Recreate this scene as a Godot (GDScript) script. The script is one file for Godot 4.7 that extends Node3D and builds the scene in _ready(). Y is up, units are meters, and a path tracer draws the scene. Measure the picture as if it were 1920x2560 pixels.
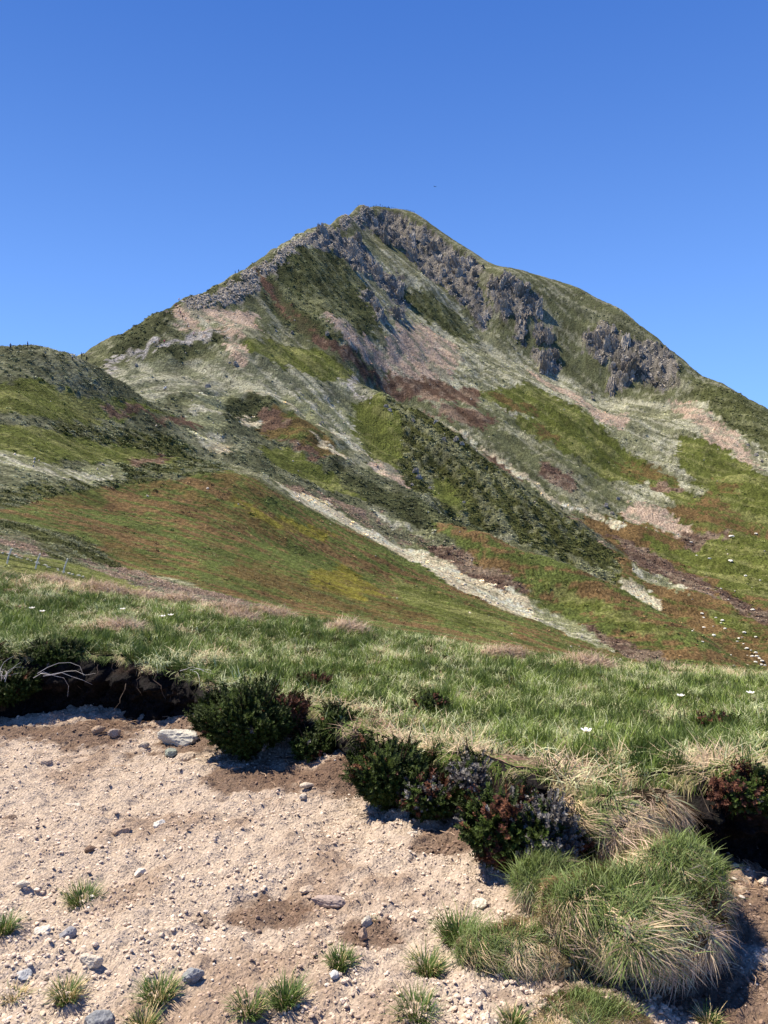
extends Node3D
# A grassy mountain seen over a peat edge: eye 1.6 m above bare soil, y up, -z ahead, metres.

const RIDGES := [
	[-127.6, 47, -272.7, -115.1, 58.1, -283.7, -100.6, 69.8, -293.2, -91.6, 79, -303.8, -79.8, 91.7, -319.6, -65.4, 111.6, -349.5, -51.9, 133.1, -384.2, -36.2, 163, -434.6, -20.9, 196.3, -501.2, -9.6, 210, -530, 1.4, 211.3, -530, 13.8, 210.9, -531.8, 22.1, 207.9, -531.8, 40.2, 188.7, -515.6, 56.9, 170.6, -497.6, 73.4, 157.3, -486.8, 95, 152.7, -494, 125.9, 141.1, -494, 145.1, 120.9, -465.2, 153.7, 101.5, -434.6, 161.7, 86.2, -420.2, 175.7, 68.9, -402.2, 191.8, 52.7, -384.2, 211.8, 33.7, -363.6],
	[-46.1, 92.8, -340.7, -30.7, 76.2, -327.5, -12.9, 56.9, -310.8, 0, 48, -300.5, 15.1, 39, -291, 27.8, 29.7, -281.5, 47.6, 12.8, -269, 64.6, -1.4, -258.7, 77.4, -12.8, -248.1],
	[-42.2, 39.9, -253.9, -25.5, 28.7, -245.6, -9.9, 16.7, -237.4, 0, 9.7, -231.6, 11.7, 4.5, -225, 26.8, -2.3, -215.1, 46.2, -11.2, -201.9, 59.6, -17.9, -191, 72.6, -25.5, -176.6, 82.4, -33.2, -165.1],
	[-32.9, 9.7, -158.4, -27.5, 8.5, -165.1, -18, 2.9, -172.8, -7.4, -3, -178.6, 3.8, -8.7, -180.5, 17.6, -14.6, -178.6, 35, -22.2, -172.8, 46.4, -26.3, -165.1, 59.1, -31.1, -153.6],
]
const SLOPES := [-57.3, 105.4, -344.2, -65.7, 85.4, -316.1, -76.2, 76.3, -299.1, -82.4, 64.9, -282.9, -93.6, 56.2, -272.7, -61, 68.7, -293.2, -52.4, 56.9, -280, -48.4, 71.9, -300.5, -27.9, 147.6, -413, -19.7, 143.6, -420.2, -30.3, 111.3, -363.6, -36.2, 99.3, -347.8, -15.2, 100.4, -365.4, -24.5, 85.8, -337.2, -4.3, 126.2, -413, -5.6, 86.9, -356.6, -10.4, 71.2, -334.6, 9.8, 158.8, -472.4, 8.8, 116.2, -423.8, 7.6, 83.3, -365.4, 7.3, 67, -349.5, 23.4, 137.6, -450.8, 34.8, 138.5, -465.2, 57.7, 108.1, -447.2, 76.1, 140.8, -461.6, 77.8, 97.7, -440, 137.4, 98, -431, 142.3, 70.5, -416.6, 122.4, 68.2, -420.2, 109.8, 97.7, -440, 95.6, 79.4, -427.4, 30.3, 99.1, -416.6, 26, 62.8, -356.6, 24.3, 48.5, -333.7, 49.7, 80.4, -398.6, 43.8, 52.7, -351.3, 40.3, 35.2, -323.1, 67.9, 67.5, -384.2, 59.6, 36.7, -337.2, 55.6, 22.8, -314.3, 81.2, 44, -354.8, 73.9, 23.4, -323.1, 75, 7.9, -300.5, 112.6, 45.5, -367.1, 104.5, 24.6, -340.7, 92.2, 3.2, -300.5, 84.6, -8.4, -275.6, 157.5, 59.6, -398.6, 137.2, 35, -356.6, 118.2, 6.4, -307.3, 101.5, -14.9, -263.9, 83.7, -20.8, -233.2, 163.4, 34.6, -353, 140.6, 6.3, -303.8, 120.8, -14.7, -260.9, 103.4, -26.3, -223.3, 93.6, -24.1, -225, 162.5, 6.3, -300.5, 131.5, -19.9, -243.2, 106.1, -33.1, -196.1, 98.9, -35.1, -196.1, -41.4, 66.9, -306.4, -33.5, 63.7, -306.4, -25.3, 58.5, -303.8, -16.9, 46.8, -294.7, -8.9, 35.8, -285.9, 5.7, 27.4, -275.6, 19.1, 13.9, -262.4, 31.4, 5.5, -251.4, 43.6, -1, -246.4, 54.9, -8.4, -239.8, 62.6, -15.3, -231.6, -96.1, 51.3, -263.9, -86.5, 54.8, -272.7, -75.6, 42.5, -238.2, -66.7, 32.2, -210.2, -73.5, 56.4, -277.1, -51, 50.5, -272.7, -66.2, 44.5, -249.8, -51.6, 44.7, -260.9, -37.4, 49, -276.3, -23.7, 46.7, -284.4, -35.9, 42.3, -265.3, -55.8, 35.6, -233.2, -53, 26.4, -216.8, -43.7, 18.3, -200.2, -38.3, 13.1, -184.3, -21.4, 31, -257.2, -7.8, 19.7, -248.9, 5, 9.4, -240.7, -45.5, 33.2, -243.2, -38.8, 25.9, -233.2, -39.3, 18, -210.2, -30.6, 19.3, -226.7, -28, 12.4, -206.8, -18.7, 13.3, -225, -16.9, 5.8, -203.6, -6.9, 6.2, -220.1, -6.4, -0.5, -203.6, 10, -1.7, -213.4, 9.3, -7.7, -198.6, 25.4, -7.9, -203.6, 24.2, -13.5, -193.7, 43.9, -15.4, -192, 42.2, -21.4, -184.3, 59.4, -22.5, -178.6, 56.9, -26.8, -170.9, -30.4, 11.1, -182.4, -20.1, 5.1, -193.7, -8.2, -1.5, -196.9, 4.1, -7.5, -195.3, 18.8, -14, -190.1, 36.8, -22, -181.4, -46.8, 4.8, -136.3, -48.1, 1.3, -107.5, -49.8, 1.1, -99.8, -41, 7.4, -148.8, -40.2, 0.4, -117.1, -32, -4.2, -93.1, -28.3, -5.3, -82.6, -31.7, 0.2, -132.5, -24.8, -4.9, -103.7, -21.1, -6.4, -88.3, -19.5, -3.6, -144, -14.9, -8.2, -110.4, -12.3, -9.5, -91.2, -0.8, -11.8, -151.7, -0.6, -12.9, -107.5, 18, -17.1, -144, 13.2, -16.5, -105.6, 33.7, -22.1, -120, 44.3, -24.8, -115.2, -105.8, 43, -192, -93, 41.3, -186.2, -81.6, 38.4, -182.4, -76.5, 38.2, -186.2, -78.2, 41, -201.9, -74.1, 24.7, -158.4, -65.6, 14.7, -140.2, -56.6, 6.6, -121, -71.3, 27.9, -180.5, -62.6, 16.4, -158.4, -53.1, 7.2, -134.4, -57.9, 20.6, -182.4, -50.6, 11.5, -159.4, -48.7, 17.2, -187.2, -42.1, 10.6, -165.1, -85.7, 24.2, -155.5, -64.6, 6.5, -117.1, -48.6, 2.9, -122.9, -37.8, -0.8, -84.5, -40.3, -0.5, -80.6, -26.4, -1.1, -52.8, -21.5, -1.9, -48, -23.4, -3.7, -63.4, -18.4, -3.3, -49.9, -19.6, -5, -67.2, -15.2, -5.6, -63.4, -40.7, -0.8, -76.8, 1.3, 190.6, -512, -14.9, 175.6, -478, 20.8, 178.4, -500, 25.6, 165.3, -492, -25.5, 161.2, -446, 43, 158.3, -486, -14, -1.5, -30, 0, -4.5, -30, 14, -7, -30, -22, -2, -42, 0, -7, -60, 30, -14, -60, 20, -9, -40, 60, -30, -110, 90, -38, -150, -40, 0, -60, -70, 6, -80]
const HILL_BACK := [-105.8, 43, -192, -93, 41.1, -186.2, -81.6, 38.4, -182.4]
const PATCHES := [
	["olive", [-109.9, -182.2, -101.9, -268.5, -65.3, -232.4, -41.6, -200.2, -32.5, -160, -47, -137, -47.8, -79.3]],
	["bowl", [-38.6, -412.7, 9.8, -472.4, 55.8, -446.7, 117.6, -418.9, 154.1, -400.3, 181.6, -363.7, 196.1, -336.8, 166.2, -285.3, 149.4, -299.2, 122, -317, 79.2, -345.9, 43.9, -351.6, 7.4, -353.9, -18.9, -329.7, -45.8, -338.8, -57.7, -346.5]],
	["brownmix", [73.6, -288.9, 118.3, -307.5, 158.7, -317.9, 178.4, -301, 108.7, -183.4, 93.5, -187.2, 74.4, -170.4, 69.5, -222.7, 56.7, -237.2]],
	["green2", [-57.7, -346.5, -39.2, -377, -20.7, -398.3, -8.1, -387.3, 0, -371.1, -10.5, -335, -30.4, -325.2, -52.2, -334.4]],
	["col", [-76.4, -188.4, -92.7, -270, -73.4, -276.8, -47, -282.7, -9.6, -306.6, -3.1, -299.2, -12.2, -292.1, -34.8, -257.6, -52, -249.9, -63.4, -230.1, -73, -197.8]],
	["darkgreen", [-78, -185.1, -99.6, -290.1, -79.8, -319.6, -69.8, -335.6, -64, -342.1, -67.7, -325.2, -82, -315.2, -82.6, -299.8, -83.1, -285.3, -91, -277.7, -102.8, -268.5]],
	["darkgreen", [-64, -342.1, -49.7, -367.8, -38.7, -391.8, -39.8, -382.6, -50.6, -360.4, -60.9, -344.2]],
	["tan", [-82.8, -307.5, -78.3, -309.3, -70.4, -311.4, -53.8, -322.6, -50.2, -303.7, -57.1, -294.2, -71.6, -292.1, -77.5, -293.3, -85.7, -305.7]],
	["tan", [-60.1, -293.9, -54.7, -294.8, -49, -280.6, -51.5, -277.7, -60.3, -283.6]],
	["palegreen", [-72, -301, -63.1, -303.4, -64.7, -296.3, -70.4, -294.5]],
	["path", [-74.7, -195.2, -95.7, -273.5, -86, -280.3, -71.4, -291.5, -59.6, -295.4, -72.2, -288, -80.3, -281.2, -90, -276.2, -96.7, -270]],
	["darkgreen", [-83.2, -278.2, -75.1, -284.2, -60.1, -293.9, -62.3, -289.5, -73.7, -278.8]],
	["rubble", [-82, -314, -71.6, -320.2, -63.5, -337.4, -61.9, -348.3, -51.5, -361.3, -35.6, -400, -25.5, -453.8, -26.5, -447.3, -38.9, -379.3, -49.3, -359.2, -54.2, -347.4, -58.1, -332.3, -65.2, -319, -78, -307.8]],
	["rubble", [-25.5, -453.8, -15.3, -490.2, -8.1, -516.2, -12.7, -487.5, -23.4, -450.6]],
	["green", [-51.4, -289.2, -35, -317.3, -13.7, -320.2, -13.2, -309.9, -26, -292.7, -49.4, -282.7]],
	["rusty", [-58.5, -351.8, -48.7, -346.8, -35.1, -337.7, -27.4, -328.8, -30.4, -325.2, -45.5, -336.5, -55.4, -343.6]],
	["palegreen", [-18.6, -447.3, -6.9, -439.9, 9.1, -435.2, 11.5, -442.3, -4.7, -450.6, -14.2, -454.1]],
	["green2", [6.8, -433.4, 20.7, -443.2, 44.1, -446.7, 53.9, -432, 41.6, -421, 19.8, -423.1]],
	["tan", [-15.7, -334.7, 0, -351.8, 5.8, -369.3, 21.7, -418.1, 36.6, -413.9, 37.9, -383.2, 29.7, -357.5, 16.2, -346.2, 0, -339.7, -13.8, -331.2]],
	["tan", [-28, -336.5, -17.9, -345, -7.2, -346.5, 7.4, -353.9, 0, -343.9, -13.9, -332.9]],
	["redbrown", [-31, -329.4, -22.9, -328.2, -8.8, -331.2, 7.1, -343, 25.7, -353.6, 46.5, -358.1, 41.4, -346.2, 17.4, -334.1, 0, -332.3, -8.6, -326.1, -27.7, -322.6]],
	["redbrown", [20.7, -332, 39, -340.9, 49.4, -339.1, 40.7, -326.4, 27.1, -325.8]],
	["green", [44.5, -356.9, 74.6, -387.6, 101.5, -361.6, 113.6, -341.2, 126, -306.6, 109.5, -305.1, 83.9, -329.1, 60.2, -340.3]],
	["palegreen", [40.3, -352.4, 58.6, -352.1, 67.5, -350.7, 51.6, -342.4]],
	["green", [138.7, -360.4, 153.4, -351.3, 158.7, -317.9, 166.2, -285.3, 139.5, -279.4, 133.3, -305.1, 129.5, -336.5]],
	["olive", [89.9, -467.4, 139.4, -446.7, 161.3, -419.2, 151.4, -428.1, 135.9, -435.5, 115.6, -453.5]],
	["green2", [162.1, -410.1, 174.5, -399.4, 187.6, -375.8, 204.1, -350.4, 170.3, -341.2, 163.8, -374.9]],
	["orange", [48.8, -361, 69.6, -361.9, 70.1, -354.5, 54.4, -348.6]],
	["orange", [70.5, -347.7, 76.5, -342.1, 74.7, -334.1, 68.7, -338.5]],
	["orange", [103.4, -342.7, 118.9, -336.2, 123.2, -320.2, 112.9, -319.3, 103, -330.3]],
	["redbrown", [113.5, -321.1, 122.7, -318.7, 119.2, -314, 111.8, -316.1]],
	["orange", [138.4, -324.7, 143.4, -317, 142, -306.9, 136.6, -312.8]],
	["tan", [77, -425.4, 92.2, -415.1, 104.2, -414.8, 107.1, -378.4, 124.9, -394.4, 112.2, -359.5, 106.9, -360.7, 97.3, -374.3, 89.1, -405.9]],
	["tan", [149.6, -401.2, 157.8, -394.1, 161.8, -366.9, 164.4, -358.3, 160.8, -331.2, 158, -325.2, 157, -342.4, 151, -351.6, 149.6, -365.4]],
	["darkred", [64.1, -316.1, 75.5, -315.8, 77.5, -304, 70.6, -301.9, 64.3, -309]],
	["bowl", [94.9, -320.2, 110.2, -321.1, 114.1, -304.8, 101.5, -304.8]],
	["tan", [99, -307.2, 108.4, -302.2, 112.8, -293, 115.4, -280.9, 106.1, -283.3, 99.8, -290.7, 91.2, -292.4]],
	["pink", [54.8, -257.3, 70.2, -259.6, 79.3, -254, 69.1, -246, 57.2, -250.2]],
	["darkred", [83.9, -283, 95.2, -265.2, 100.3, -244.3, 96.6, -226.5, 87.2, -233, 80.1, -248.4]],
	["darkred", [110.6, -287.4, 128.8, -278.2, 123.7, -270.3, 108.4, -274.4]],
	["darkred", [101.3, -237.5, 107.1, -223.9, 109.5, -206.4, 103.8, -212.3, 99.5, -227.7]],
	["green", [93.6, -281.2, 107.6, -272.3, 130.1, -281.2, 144.5, -272.3, 124.7, -235.1, 106.2, -229.5, 105.1, -252.5, 94.9, -268.5]],
	["green", [90.7, -217.9, 98.2, -214.7, 99.5, -203.5, 93, -207.9]],
	["cream", [58.1, -243.1, 67.2, -239.2, 72.7, -233, 79.9, -222.7, 77.8, -213.8, 60.3, -181.3, 70.3, -225.3, 65, -236]],
	["cream", [58.2, -183.4, 77, -214.7, 65.3, -174.5, 60.4, -176, 56.8, -178.9]],
	["palegreen", [76.2, -240.1, 89.9, -240.1, 91.3, -228, 85.9, -229.5]],
	["brownmix", [44.4, -258.7, 62.9, -251.9, 76.2, -240.1, 70.3, -225.3, 60.5, -242.5, 48.8, -253.4]],
	["heath", [-12, -288, 0, -298.9, 15, -288.9, 27.7, -280, 46.8, -264.9, 63.7, -255.2, 76.5, -245.1, 67.3, -227.1, 53.2, -232.4, 35.9, -238, 19.8, -238, 6.3, -241.9, 0, -258.7]],
	["green", [-13.6, -291, -1.6, -298.3, 5.9, -285, 5.4, -261.7, 2.6, -248.1, -4, -256.4, -11.2, -269.1]],
	["green", [16.3, -261.1, 23, -260.5, 24, -242.5, 17.7, -243.4]],
	["palegreen", [-35.9, -265.2, -23.6, -283.6, -12.2, -292.1, -11.2, -269.1, -4, -254.6, -10.5, -252.2, -21.4, -257.3, -29.2, -255.5]],
	["olive", [-51.1, -245.4, -42.7, -256.4, -31.5, -252.2, -10, -240.4, 12.4, -238, 35.9, -238, 19.9, -201.1, 4.2, -203.5, -11.3, -197.5, -24.1, -192.8, -29.3, -176.3, -37.7, -185.7, -48.9, -223.9]],
	["darkgreen", [-51.1, -245.4, -42.5, -255.5, -36.1, -257, -38.5, -246.9, -44.9, -239.8, -47.2, -226.8]],
	["orange", [-38.5, -246.9, -34.1, -252.5, -23.6, -251.6, -11.2, -238.9, -19.6, -235.7, -28, -234.2, -37.6, -233]],
	["redbrown", [-39.1, -246.6, -35.1, -250.2, -30.5, -244.3, -37.8, -234.2]],
	["redbrown", [-33, -235.4, -19.6, -235.7, -15.9, -235.4, -24.1, -231.2]],
	["cream", [-22.1, -244.5, -17.8, -242.2, -10.2, -240.1, -12.1, -237.7, -19.8, -241]],
	["cream", [-44.6, -238.3, -40.5, -243.4, -39.7, -238.6, -42.5, -233.6]],
	["green", [-36.8, -221.2, -28.9, -231.2, -13, -227.1, 0, -221.5, -6.8, -217.4, -20.2, -215.9, -31, -212.6]],
	["darkgreen", [-15.8, -233, 4.7, -228, 23.5, -237.5, 29.6, -211.1, 15.2, -209.4, 0, -217.1, -12.9, -225]],
	["pink", [-25.4, -188.1, -17.3, -207.9, -1.1, -214.1, 12.9, -207, 4.2, -200.8, -11.4, -199.3, -20.8, -182.2]],
	["palegreen", [-2.2, -213.5, 6.7, -213.8, 14.2, -209.4, 8.6, -207, 1.1, -208.8]],
	["field", [13.5, -215.9, 31.8, -210.6, 69.5, -222.7, 81.4, -163, 87.1, -147, 57.4, -149.1, 47.8, -170.4, 35.3, -188.4, 20, -202]],
	["green", [36.5, -195.2, 50.1, -185.4, 65.4, -170.1, 60.2, -170.4, 46.7, -183.4]],
	["tan", [-5.1, -251.1, 0.4, -258.7, 5.9, -251.3, 6.7, -242.5, 2.5, -242.2, -2.9, -242.2]],
	["palegreen", [-58.5, -234.5, -52, -249.9, -47.2, -226.8, -44.9, -196.4, -48, -200.8, -55.9, -219.4]],
	["cream", [-45.6, -201.7, -43.5, -214.7, -40.6, -205.2, -42.4, -194]],
	["field", [-46.6, -77.2, -50.5, -101.2, -51.6, -118, -49.3, -139.3, -42.7, -152, -34.9, -160, -29, -164.1, -22.6, -167.1, -5.6, -180.1, 3.7, -177.2, 35.2, -173.6, 52.9, -158.8, 20.7, -42.4, 11.2, -40, 0.8, -40, -7.6, -56.3, -21, -87.9, -29.5, -85.8, -38.2, -96.8, -45.4, -95.9, -45.3, -75.2]],
	["cream", [-28.9, -179.5, -23.8, -182.8, -20.1, -192.8, -14.3, -196.4, -8.2, -196.7, -1, -198.4, 9.3, -199.6, 19.3, -195.8, 35.7, -185.7, 39.7, -173.6, 32.3, -168, 16.7, -169.5, 5.6, -178.6, 0, -185.4, -11.4, -183.1, -19.7, -172.1]],
	["palegreen", [35.7, -185.7, 45, -176.6, 51.6, -165.3, 44.5, -158.5, 38.4, -167.7, 33.7, -170.7]],
	["darkred", [9.5, -203.5, 20, -202.6, 27.5, -196.1, 35.4, -189.3, 28.3, -187.8, 19.1, -193.7]],
	["darkred", [46.8, -176.6, 55.5, -166.8, 64.5, -157.1, 60.7, -153.5, 50, -160.3]],
	["orange", [-51.8, -117.1, -49.5, -134, -46.3, -127.2, -49.2, -110.1]],
	["orange", [-46.4, -141.7, -41.7, -148.5, -36, -144.3, -28.9, -138.7, -19.4, -143.8, -18.6, -149.4, -27.6, -147.6, -38.5, -148.2]],
	["orange", [-33.8, -162.7, -27.7, -166.5, -24.1, -154.4, -28.4, -151.7, -33.8, -154.7]],
	["orange", [-38.1, -103.3, -29.4, -97.3, -27.9, -92.6, -31.5, -91.7]],
	["orange", [-21.5, -114.8, -10.3, -123.9, 2.8, -132.8, 8.6, -117.4, -3.3, -105.6, -13.3, -98.2, -20.6, -99.1]],
	["yellowgreen", [-29.7, -150.6, -20.8, -153.8, -11.2, -165.3, -13, -156.5, -23.7, -147.3]],
	["yellowgreen", [-12.5, -133.7, -7, -148.8, -0.7, -135.8, -3.7, -117.7, -10.1, -114.8]],
	["green", [3.3, -157.1, 19, -152.6, 23.7, -134.3, 11.7, -118.9, 2.7, -127.5]],
	["green", [-86.6, -157.1, -77, -176.3, -68.9, -181.6, -64.8, -188.7, -57.6, -209.1, -63.9, -180.7, -69, -154.4, -80.7, -146.4]],
	["green", [-66.1, -153.2, -60.4, -176, -47.9, -177.2, -43.1, -165.9, -49.5, -151.1, -55.4, -150, -60.3, -134.9, -69.5, -126, -74.8, -135.8]],
	["redbrown", [-66.1, -181.6, -61.7, -194.6, -59.8, -194.9, -65.2, -181.6]],
	["redbrown", [-57.7, -194.6, -55.5, -217.9, -52.5, -214.7, -56.5, -194]],
	["redbrown", [-52.7, -160.9, -49.1, -174.8, -45.6, -156.8, -48.7, -151.1]],
	["heath", [-65.6, -165.9, -62, -178, -49.8, -191.3, -39.3, -179.8, -34.5, -163.9, -42.7, -157.9, -46.3, -174.5, -56.8, -173.3, -66.1, -153.2]],
	["heath", [-53, -150, -45.7, -165.9, -42.1, -155.6, -49.8, -145.2]],
	["palegreen", [-71.9, -130.5, -62.6, -133.7, -56.4, -137.2, -48.9, -142.6, -53.4, -131.6, -57.9, -129.6, -68.6, -124.5]],
	["palegreen", [-55, -144.9, -52.4, -150.3, -48.8, -144.3, -52.5, -136.4]],
	["heath", [-57.6, -113, -54.9, -124.2, -53.5, -133.7, -51.2, -129.6, -52.1, -116.6, -53.7, -105.3]],
	["heath", [-45.3, -75.2, -42.4, -90.5, -38.8, -98.2, -29, -84.6, -19, -67.8, -17.1, -82.3, -14.7, -82.9, -8.3, -40, -10.6, -40, -17.6, -51.2, -31.5, -77.5, -35.5, -77.5, -39.5, -65.4]],
	["pink", [-41.4, -75.2, -38.2, -82.6, -34.4, -77.8, -34.6, -74, -28.2, -51.2]],
	["pink", [-31.1, -82, -27.7, -87.3, -22.2, -83.7, -17.3, -83.2, -12.5, -79.9, -7.5, -40, -13, -46.2, -17.6, -51.2]],
	["green", [-28.2, -51.2, -34, -74.3, -29, -78.4, -17.8, -54.2, -15.1, -44.1, -25.3, -45.9]],
]
const CLIFFS := [
	[-12.2, -489.6, 1.9, -525.9, 10.1, -524.5, 21.9, -514.7, 35.2, -505.3, 43.9, -496.7, 57.4, -488.7, 62.3, -475.4, 56.4, -473.9, 58.7, -460.9, 63.3, -454.4, 61, -449.1, 57.6, -446.7, 52.8, -449.7, 49, -457.1, 40.7, -460, 34.8, -464.8, 26.1, -463.9, 15.6, -476.6, 14.2, -488.4, 1.8, -481.6, -8.8, -483.1],
	[64.6, -468.6, 76.5, -463.9, 85.2, -460, 92.2, -457.1, 88.5, -448.8, 81.6, -449.4, 80.5, -439.6, 75.4, -439.6, 77.9, -449.7, 69, -451.2, 61.7, -460],
	[-38, -384.7, -28.6, -423.1, -16.9, -450.9, -6.4, -440.8, -0.5, -436.7, 9.2, -442.9, 12.4, -427.5, 5, -400.9, -5.3, -407.7, -16.3, -392, -22.5, -392.9, -32, -384.7],
	[-11.4, -377.3, -5, -384.7, -4.3, -374.3, -9.3, -371.4],
	[-4.3, -374.3, 0.8, -374.9, -0.6, -366.6, -4.2, -362.8],
	[4.9, -390, 9.5, -395.9, 8.6, -385, 3.9, -377],
	[125.1, -446.4, 128.2, -442.6, 137.6, -431.7, 150.3, -428.7, 156.9, -425.4, 161.4, -412.7, 154.4, -408.9, 148.7, -408.6, 142.2, -416.3, 135.6, -419.2, 126.3, -419.5, 120.6, -420.1, 126.2, -425.7, 122.2, -432, 113.1, -438.5, 114.8, -441.7, 122.4, -439.9],
	[84.1, -437, 95.8, -436.4, 99.9, -432.5, 95.9, -427.8, 89.3, -424, 86, -432],
	[89, -446.7, 98.5, -443.8, 96.8, -441.1, 86.4, -442.9],
]
const TRAILS := [
	["cream", 1.6, [-44.2, -256.7, -35.5, -262.3, -27, -259.9]],
	["cream", 1.8, [-19.9, -256.7, -12, -256.1, -4.1, -254.6]],
	["redbrown", 6, [17, -327, 28, -283.9, 43.3, -308.7, 53.4, -301.9]],
	["cream", 2.2, [28.4, -321.1, 46.8, -310.5, 58.1, -302.2, 67.5, -294.8, 74.9, -293.9, 89.9, -288]],
	["heath", 1.2, [-52.7, -105.6, -52.3, -111.8, -52.7, -128.4, -48.8, -142.3, -42.6, -151.7, -35.6, -159.4]],
	["path", 1.6, [-4.6, -295.4, -15.6, -299.8, -10, -320.5]],
]
const PALE_BOULDERS := [125.7, -277.9, 111.5, -279.4, 109.2, -268.8, 111.9, -264.6, 116.9, -259.6, 116.6, -248.1, 119.8, -245.1, 103.5, -236.6, 105.6, -220.3, 92.3, -208.2, 88, -205.2, 98.7, -204.3, 76.7, -170.1, 101.2, -226.2, 92.3, -214.1, 90, -210.3, 92.6, -211.4, 93.4, -212.3, 94.1, -204.1, 94.2, -201.7, 93.9, -199.3, 94.8, -198.7, 95.5, -197.8, 92.5, -195.8, 93.5, -195.5, 94.9, -195.8, 94.8, -194.3, 95.2, -193.7, 93.1, -192.8, 93.8, -191.3, 94.7, -191.3, 93.3, -203.2, 89.5, -216.5, 89.2, -214.7, 135.4, -280, 87.1, -209.4, 69.7, -173.9, 70.3, -169.8, 96.6, -206.4, 95.2, -204.6]
const GREY_OUTCROPS := [0.8, -290.4, 2.2, -288.3, 10.8, -284.7, 21.6, -276.5, 25.8, -275.6, 27.8, -274.4, 10.8, -260.5, 11.8, -257.6, 9, -246.6, 15, -251.6, 26, -249.6, -20.9, -260.8, -21.4, -257.3, 19.2, -284.5, -45, -320.5, -38.9, -325.5, -24.4, -330, 86.5, -299.8, 87.9, -296.6, 92.6, -304.6, 112.2, -416.6, 111.6, -412.7, 165.2, -349.2, 165.3, -341.8, 164.5, -334.7, -87.2, -270.6, -57.8, -252.8, -55.7, -278.2, -53.4, -277.4]
const HIKERS := [-83.8, -280.3, -83.1, -280.3, -81.9, -280.9, -80.4, -281.5, -71.9, -290.7, -80.9, -303.7, -79.8, -301.9, -78.3, -301.3, -78.3, -298.9, -77, -298.6, -83.8, -314.3, -83.7, -309.6, -75.3, -294.2, -74.5, -293.6, -52.1, -261.7, -66.7, -233.3, -66.4, -233.9, -76.2, -188.1, -75.5, -192.2, -75.7, -195.8, -85.7, -185.1, -89.2, -183.7, -66.3, -343, -65.5, -346.8, -60.5, -290.7]


var rng := RandomNumberGenerator.new()
var used := {}
var M := {}
var stones: Array = []


func _ready() -> void:
	rng.seed = 7
	build_view()
	build_materials()
	build_heights()
	build_mountain()
	build_foreground()
	build_bank_plants()
	build_meadow_grass()
	build_soil_details()
	build_far_rocks()
	build_ground_cover()
	build_people()


# ------------------------------------------------------------ camera, sky, sun
func build_view() -> void:
	var cam := Camera3D.new()
	cam.name = "camera"
	add_child(cam)
	cam.position = Vector3(0, 1.6, 0)
	cam.fov = 67.3
	cam.near = 0.05
	cam.far = 3000.0
	cam.current = true

	var sky_look := ProceduralSkyMaterial.new()
	sky_look.sky_top_color = Color(0.019, 0.076, 0.295).linear_to_srgb()
	sky_look.sky_horizon_color = Color(0.215, 0.435, 0.90).linear_to_srgb()
	sky_look.sky_curve = 0.20
	sky_look.ground_bottom_color = Color(0.05, 0.055, 0.03).linear_to_srgb()
	sky_look.ground_horizon_color = Color(0.08, 0.1, 0.1).linear_to_srgb()
	sky_look.sun_angle_max = 1.0
	var sky := Sky.new()
	sky.sky_material = sky_look
	var env := Environment.new()
	env.background_mode = Environment.BG_SKY
	env.sky = sky
	env.tonemap_mode = Environment.TONE_MAPPER_LINEAR
	env.tonemap_exposure = 1.9
	env.sdfgi_enabled = true
	env.ssao_enabled = true
	env.ssil_enabled = true
	var around := WorldEnvironment.new()
	around.name = "world_environment"
	around.environment = env
	add_child(around)

	var sun := DirectionalLight3D.new()
	sun.name = "sun"
	sun.light_color = Color(1.0, 0.955, 0.88)
	sun.light_energy = 1.6
	sun.light_angular_distance = 0.53
	sun.shadow_enabled = true
	add_child(sun)
	var el := deg_to_rad(61.0)
	var az := deg_to_rad(72.0)   # ahead of the camera and to its left
	var towards := Vector3(-sin(az) * cos(el), sin(el), -cos(az) * cos(el))
	sun.look_at_from_position(towards * 100.0, Vector3.ZERO, Vector3.UP)


# ------------------------------------------------------------ helpers
func numbered(called: String) -> String:
	var n: int = used.get(called, 0)
	used[called] = n + 1
	return called if n == 0 else "%s_%03d" % [called, n]


func tag(o: Node, label: String, category: String, group := "", kind := "") -> Node:
	o.set_meta("label", label)
	if category:
		o.set_meta("category", category)
	if group:
		o.set_meta("group", group)
	if kind:
		o.set_meta("kind", kind)
	return o


func put(mesh: Mesh, material: Material, called: String, parent: Node = self) -> MeshInstance3D:
	var o := MeshInstance3D.new()
	o.mesh = mesh
	if material:
		o.material_override = material
	o.name = numbered(called) if parent == self else called
	parent.add_child(o, true)
	return o


func base(called: String, at: Vector3, turn := 0.0) -> Node3D:
	var o := Node3D.new()
	o.name = numbered(called)
	add_child(o, true)
	o.position = at
	o.rotation.y = turn
	return o


func many(mesh: Mesh, material: Material, called: String, places: Array, tints: PackedColorArray, parent: Node = self) -> MultiMeshInstance3D:
	var mm := MultiMesh.new()
	mm.transform_format = MultiMesh.TRANSFORM_3D
	mm.use_colors = true
	mm.mesh = mesh
	mm.instance_count = places.size()
	for i in places.size():
		mm.set_instance_transform(i, places[i])
		mm.set_instance_color(i, tints[i])
	var o := MultiMeshInstance3D.new()
	o.multimesh = mm
	o.material_override = material
	o.name = numbered(called) if parent == self else called
	parent.add_child(o, true)
	o.set_meta("kind", "stuff")
	return o


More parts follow.
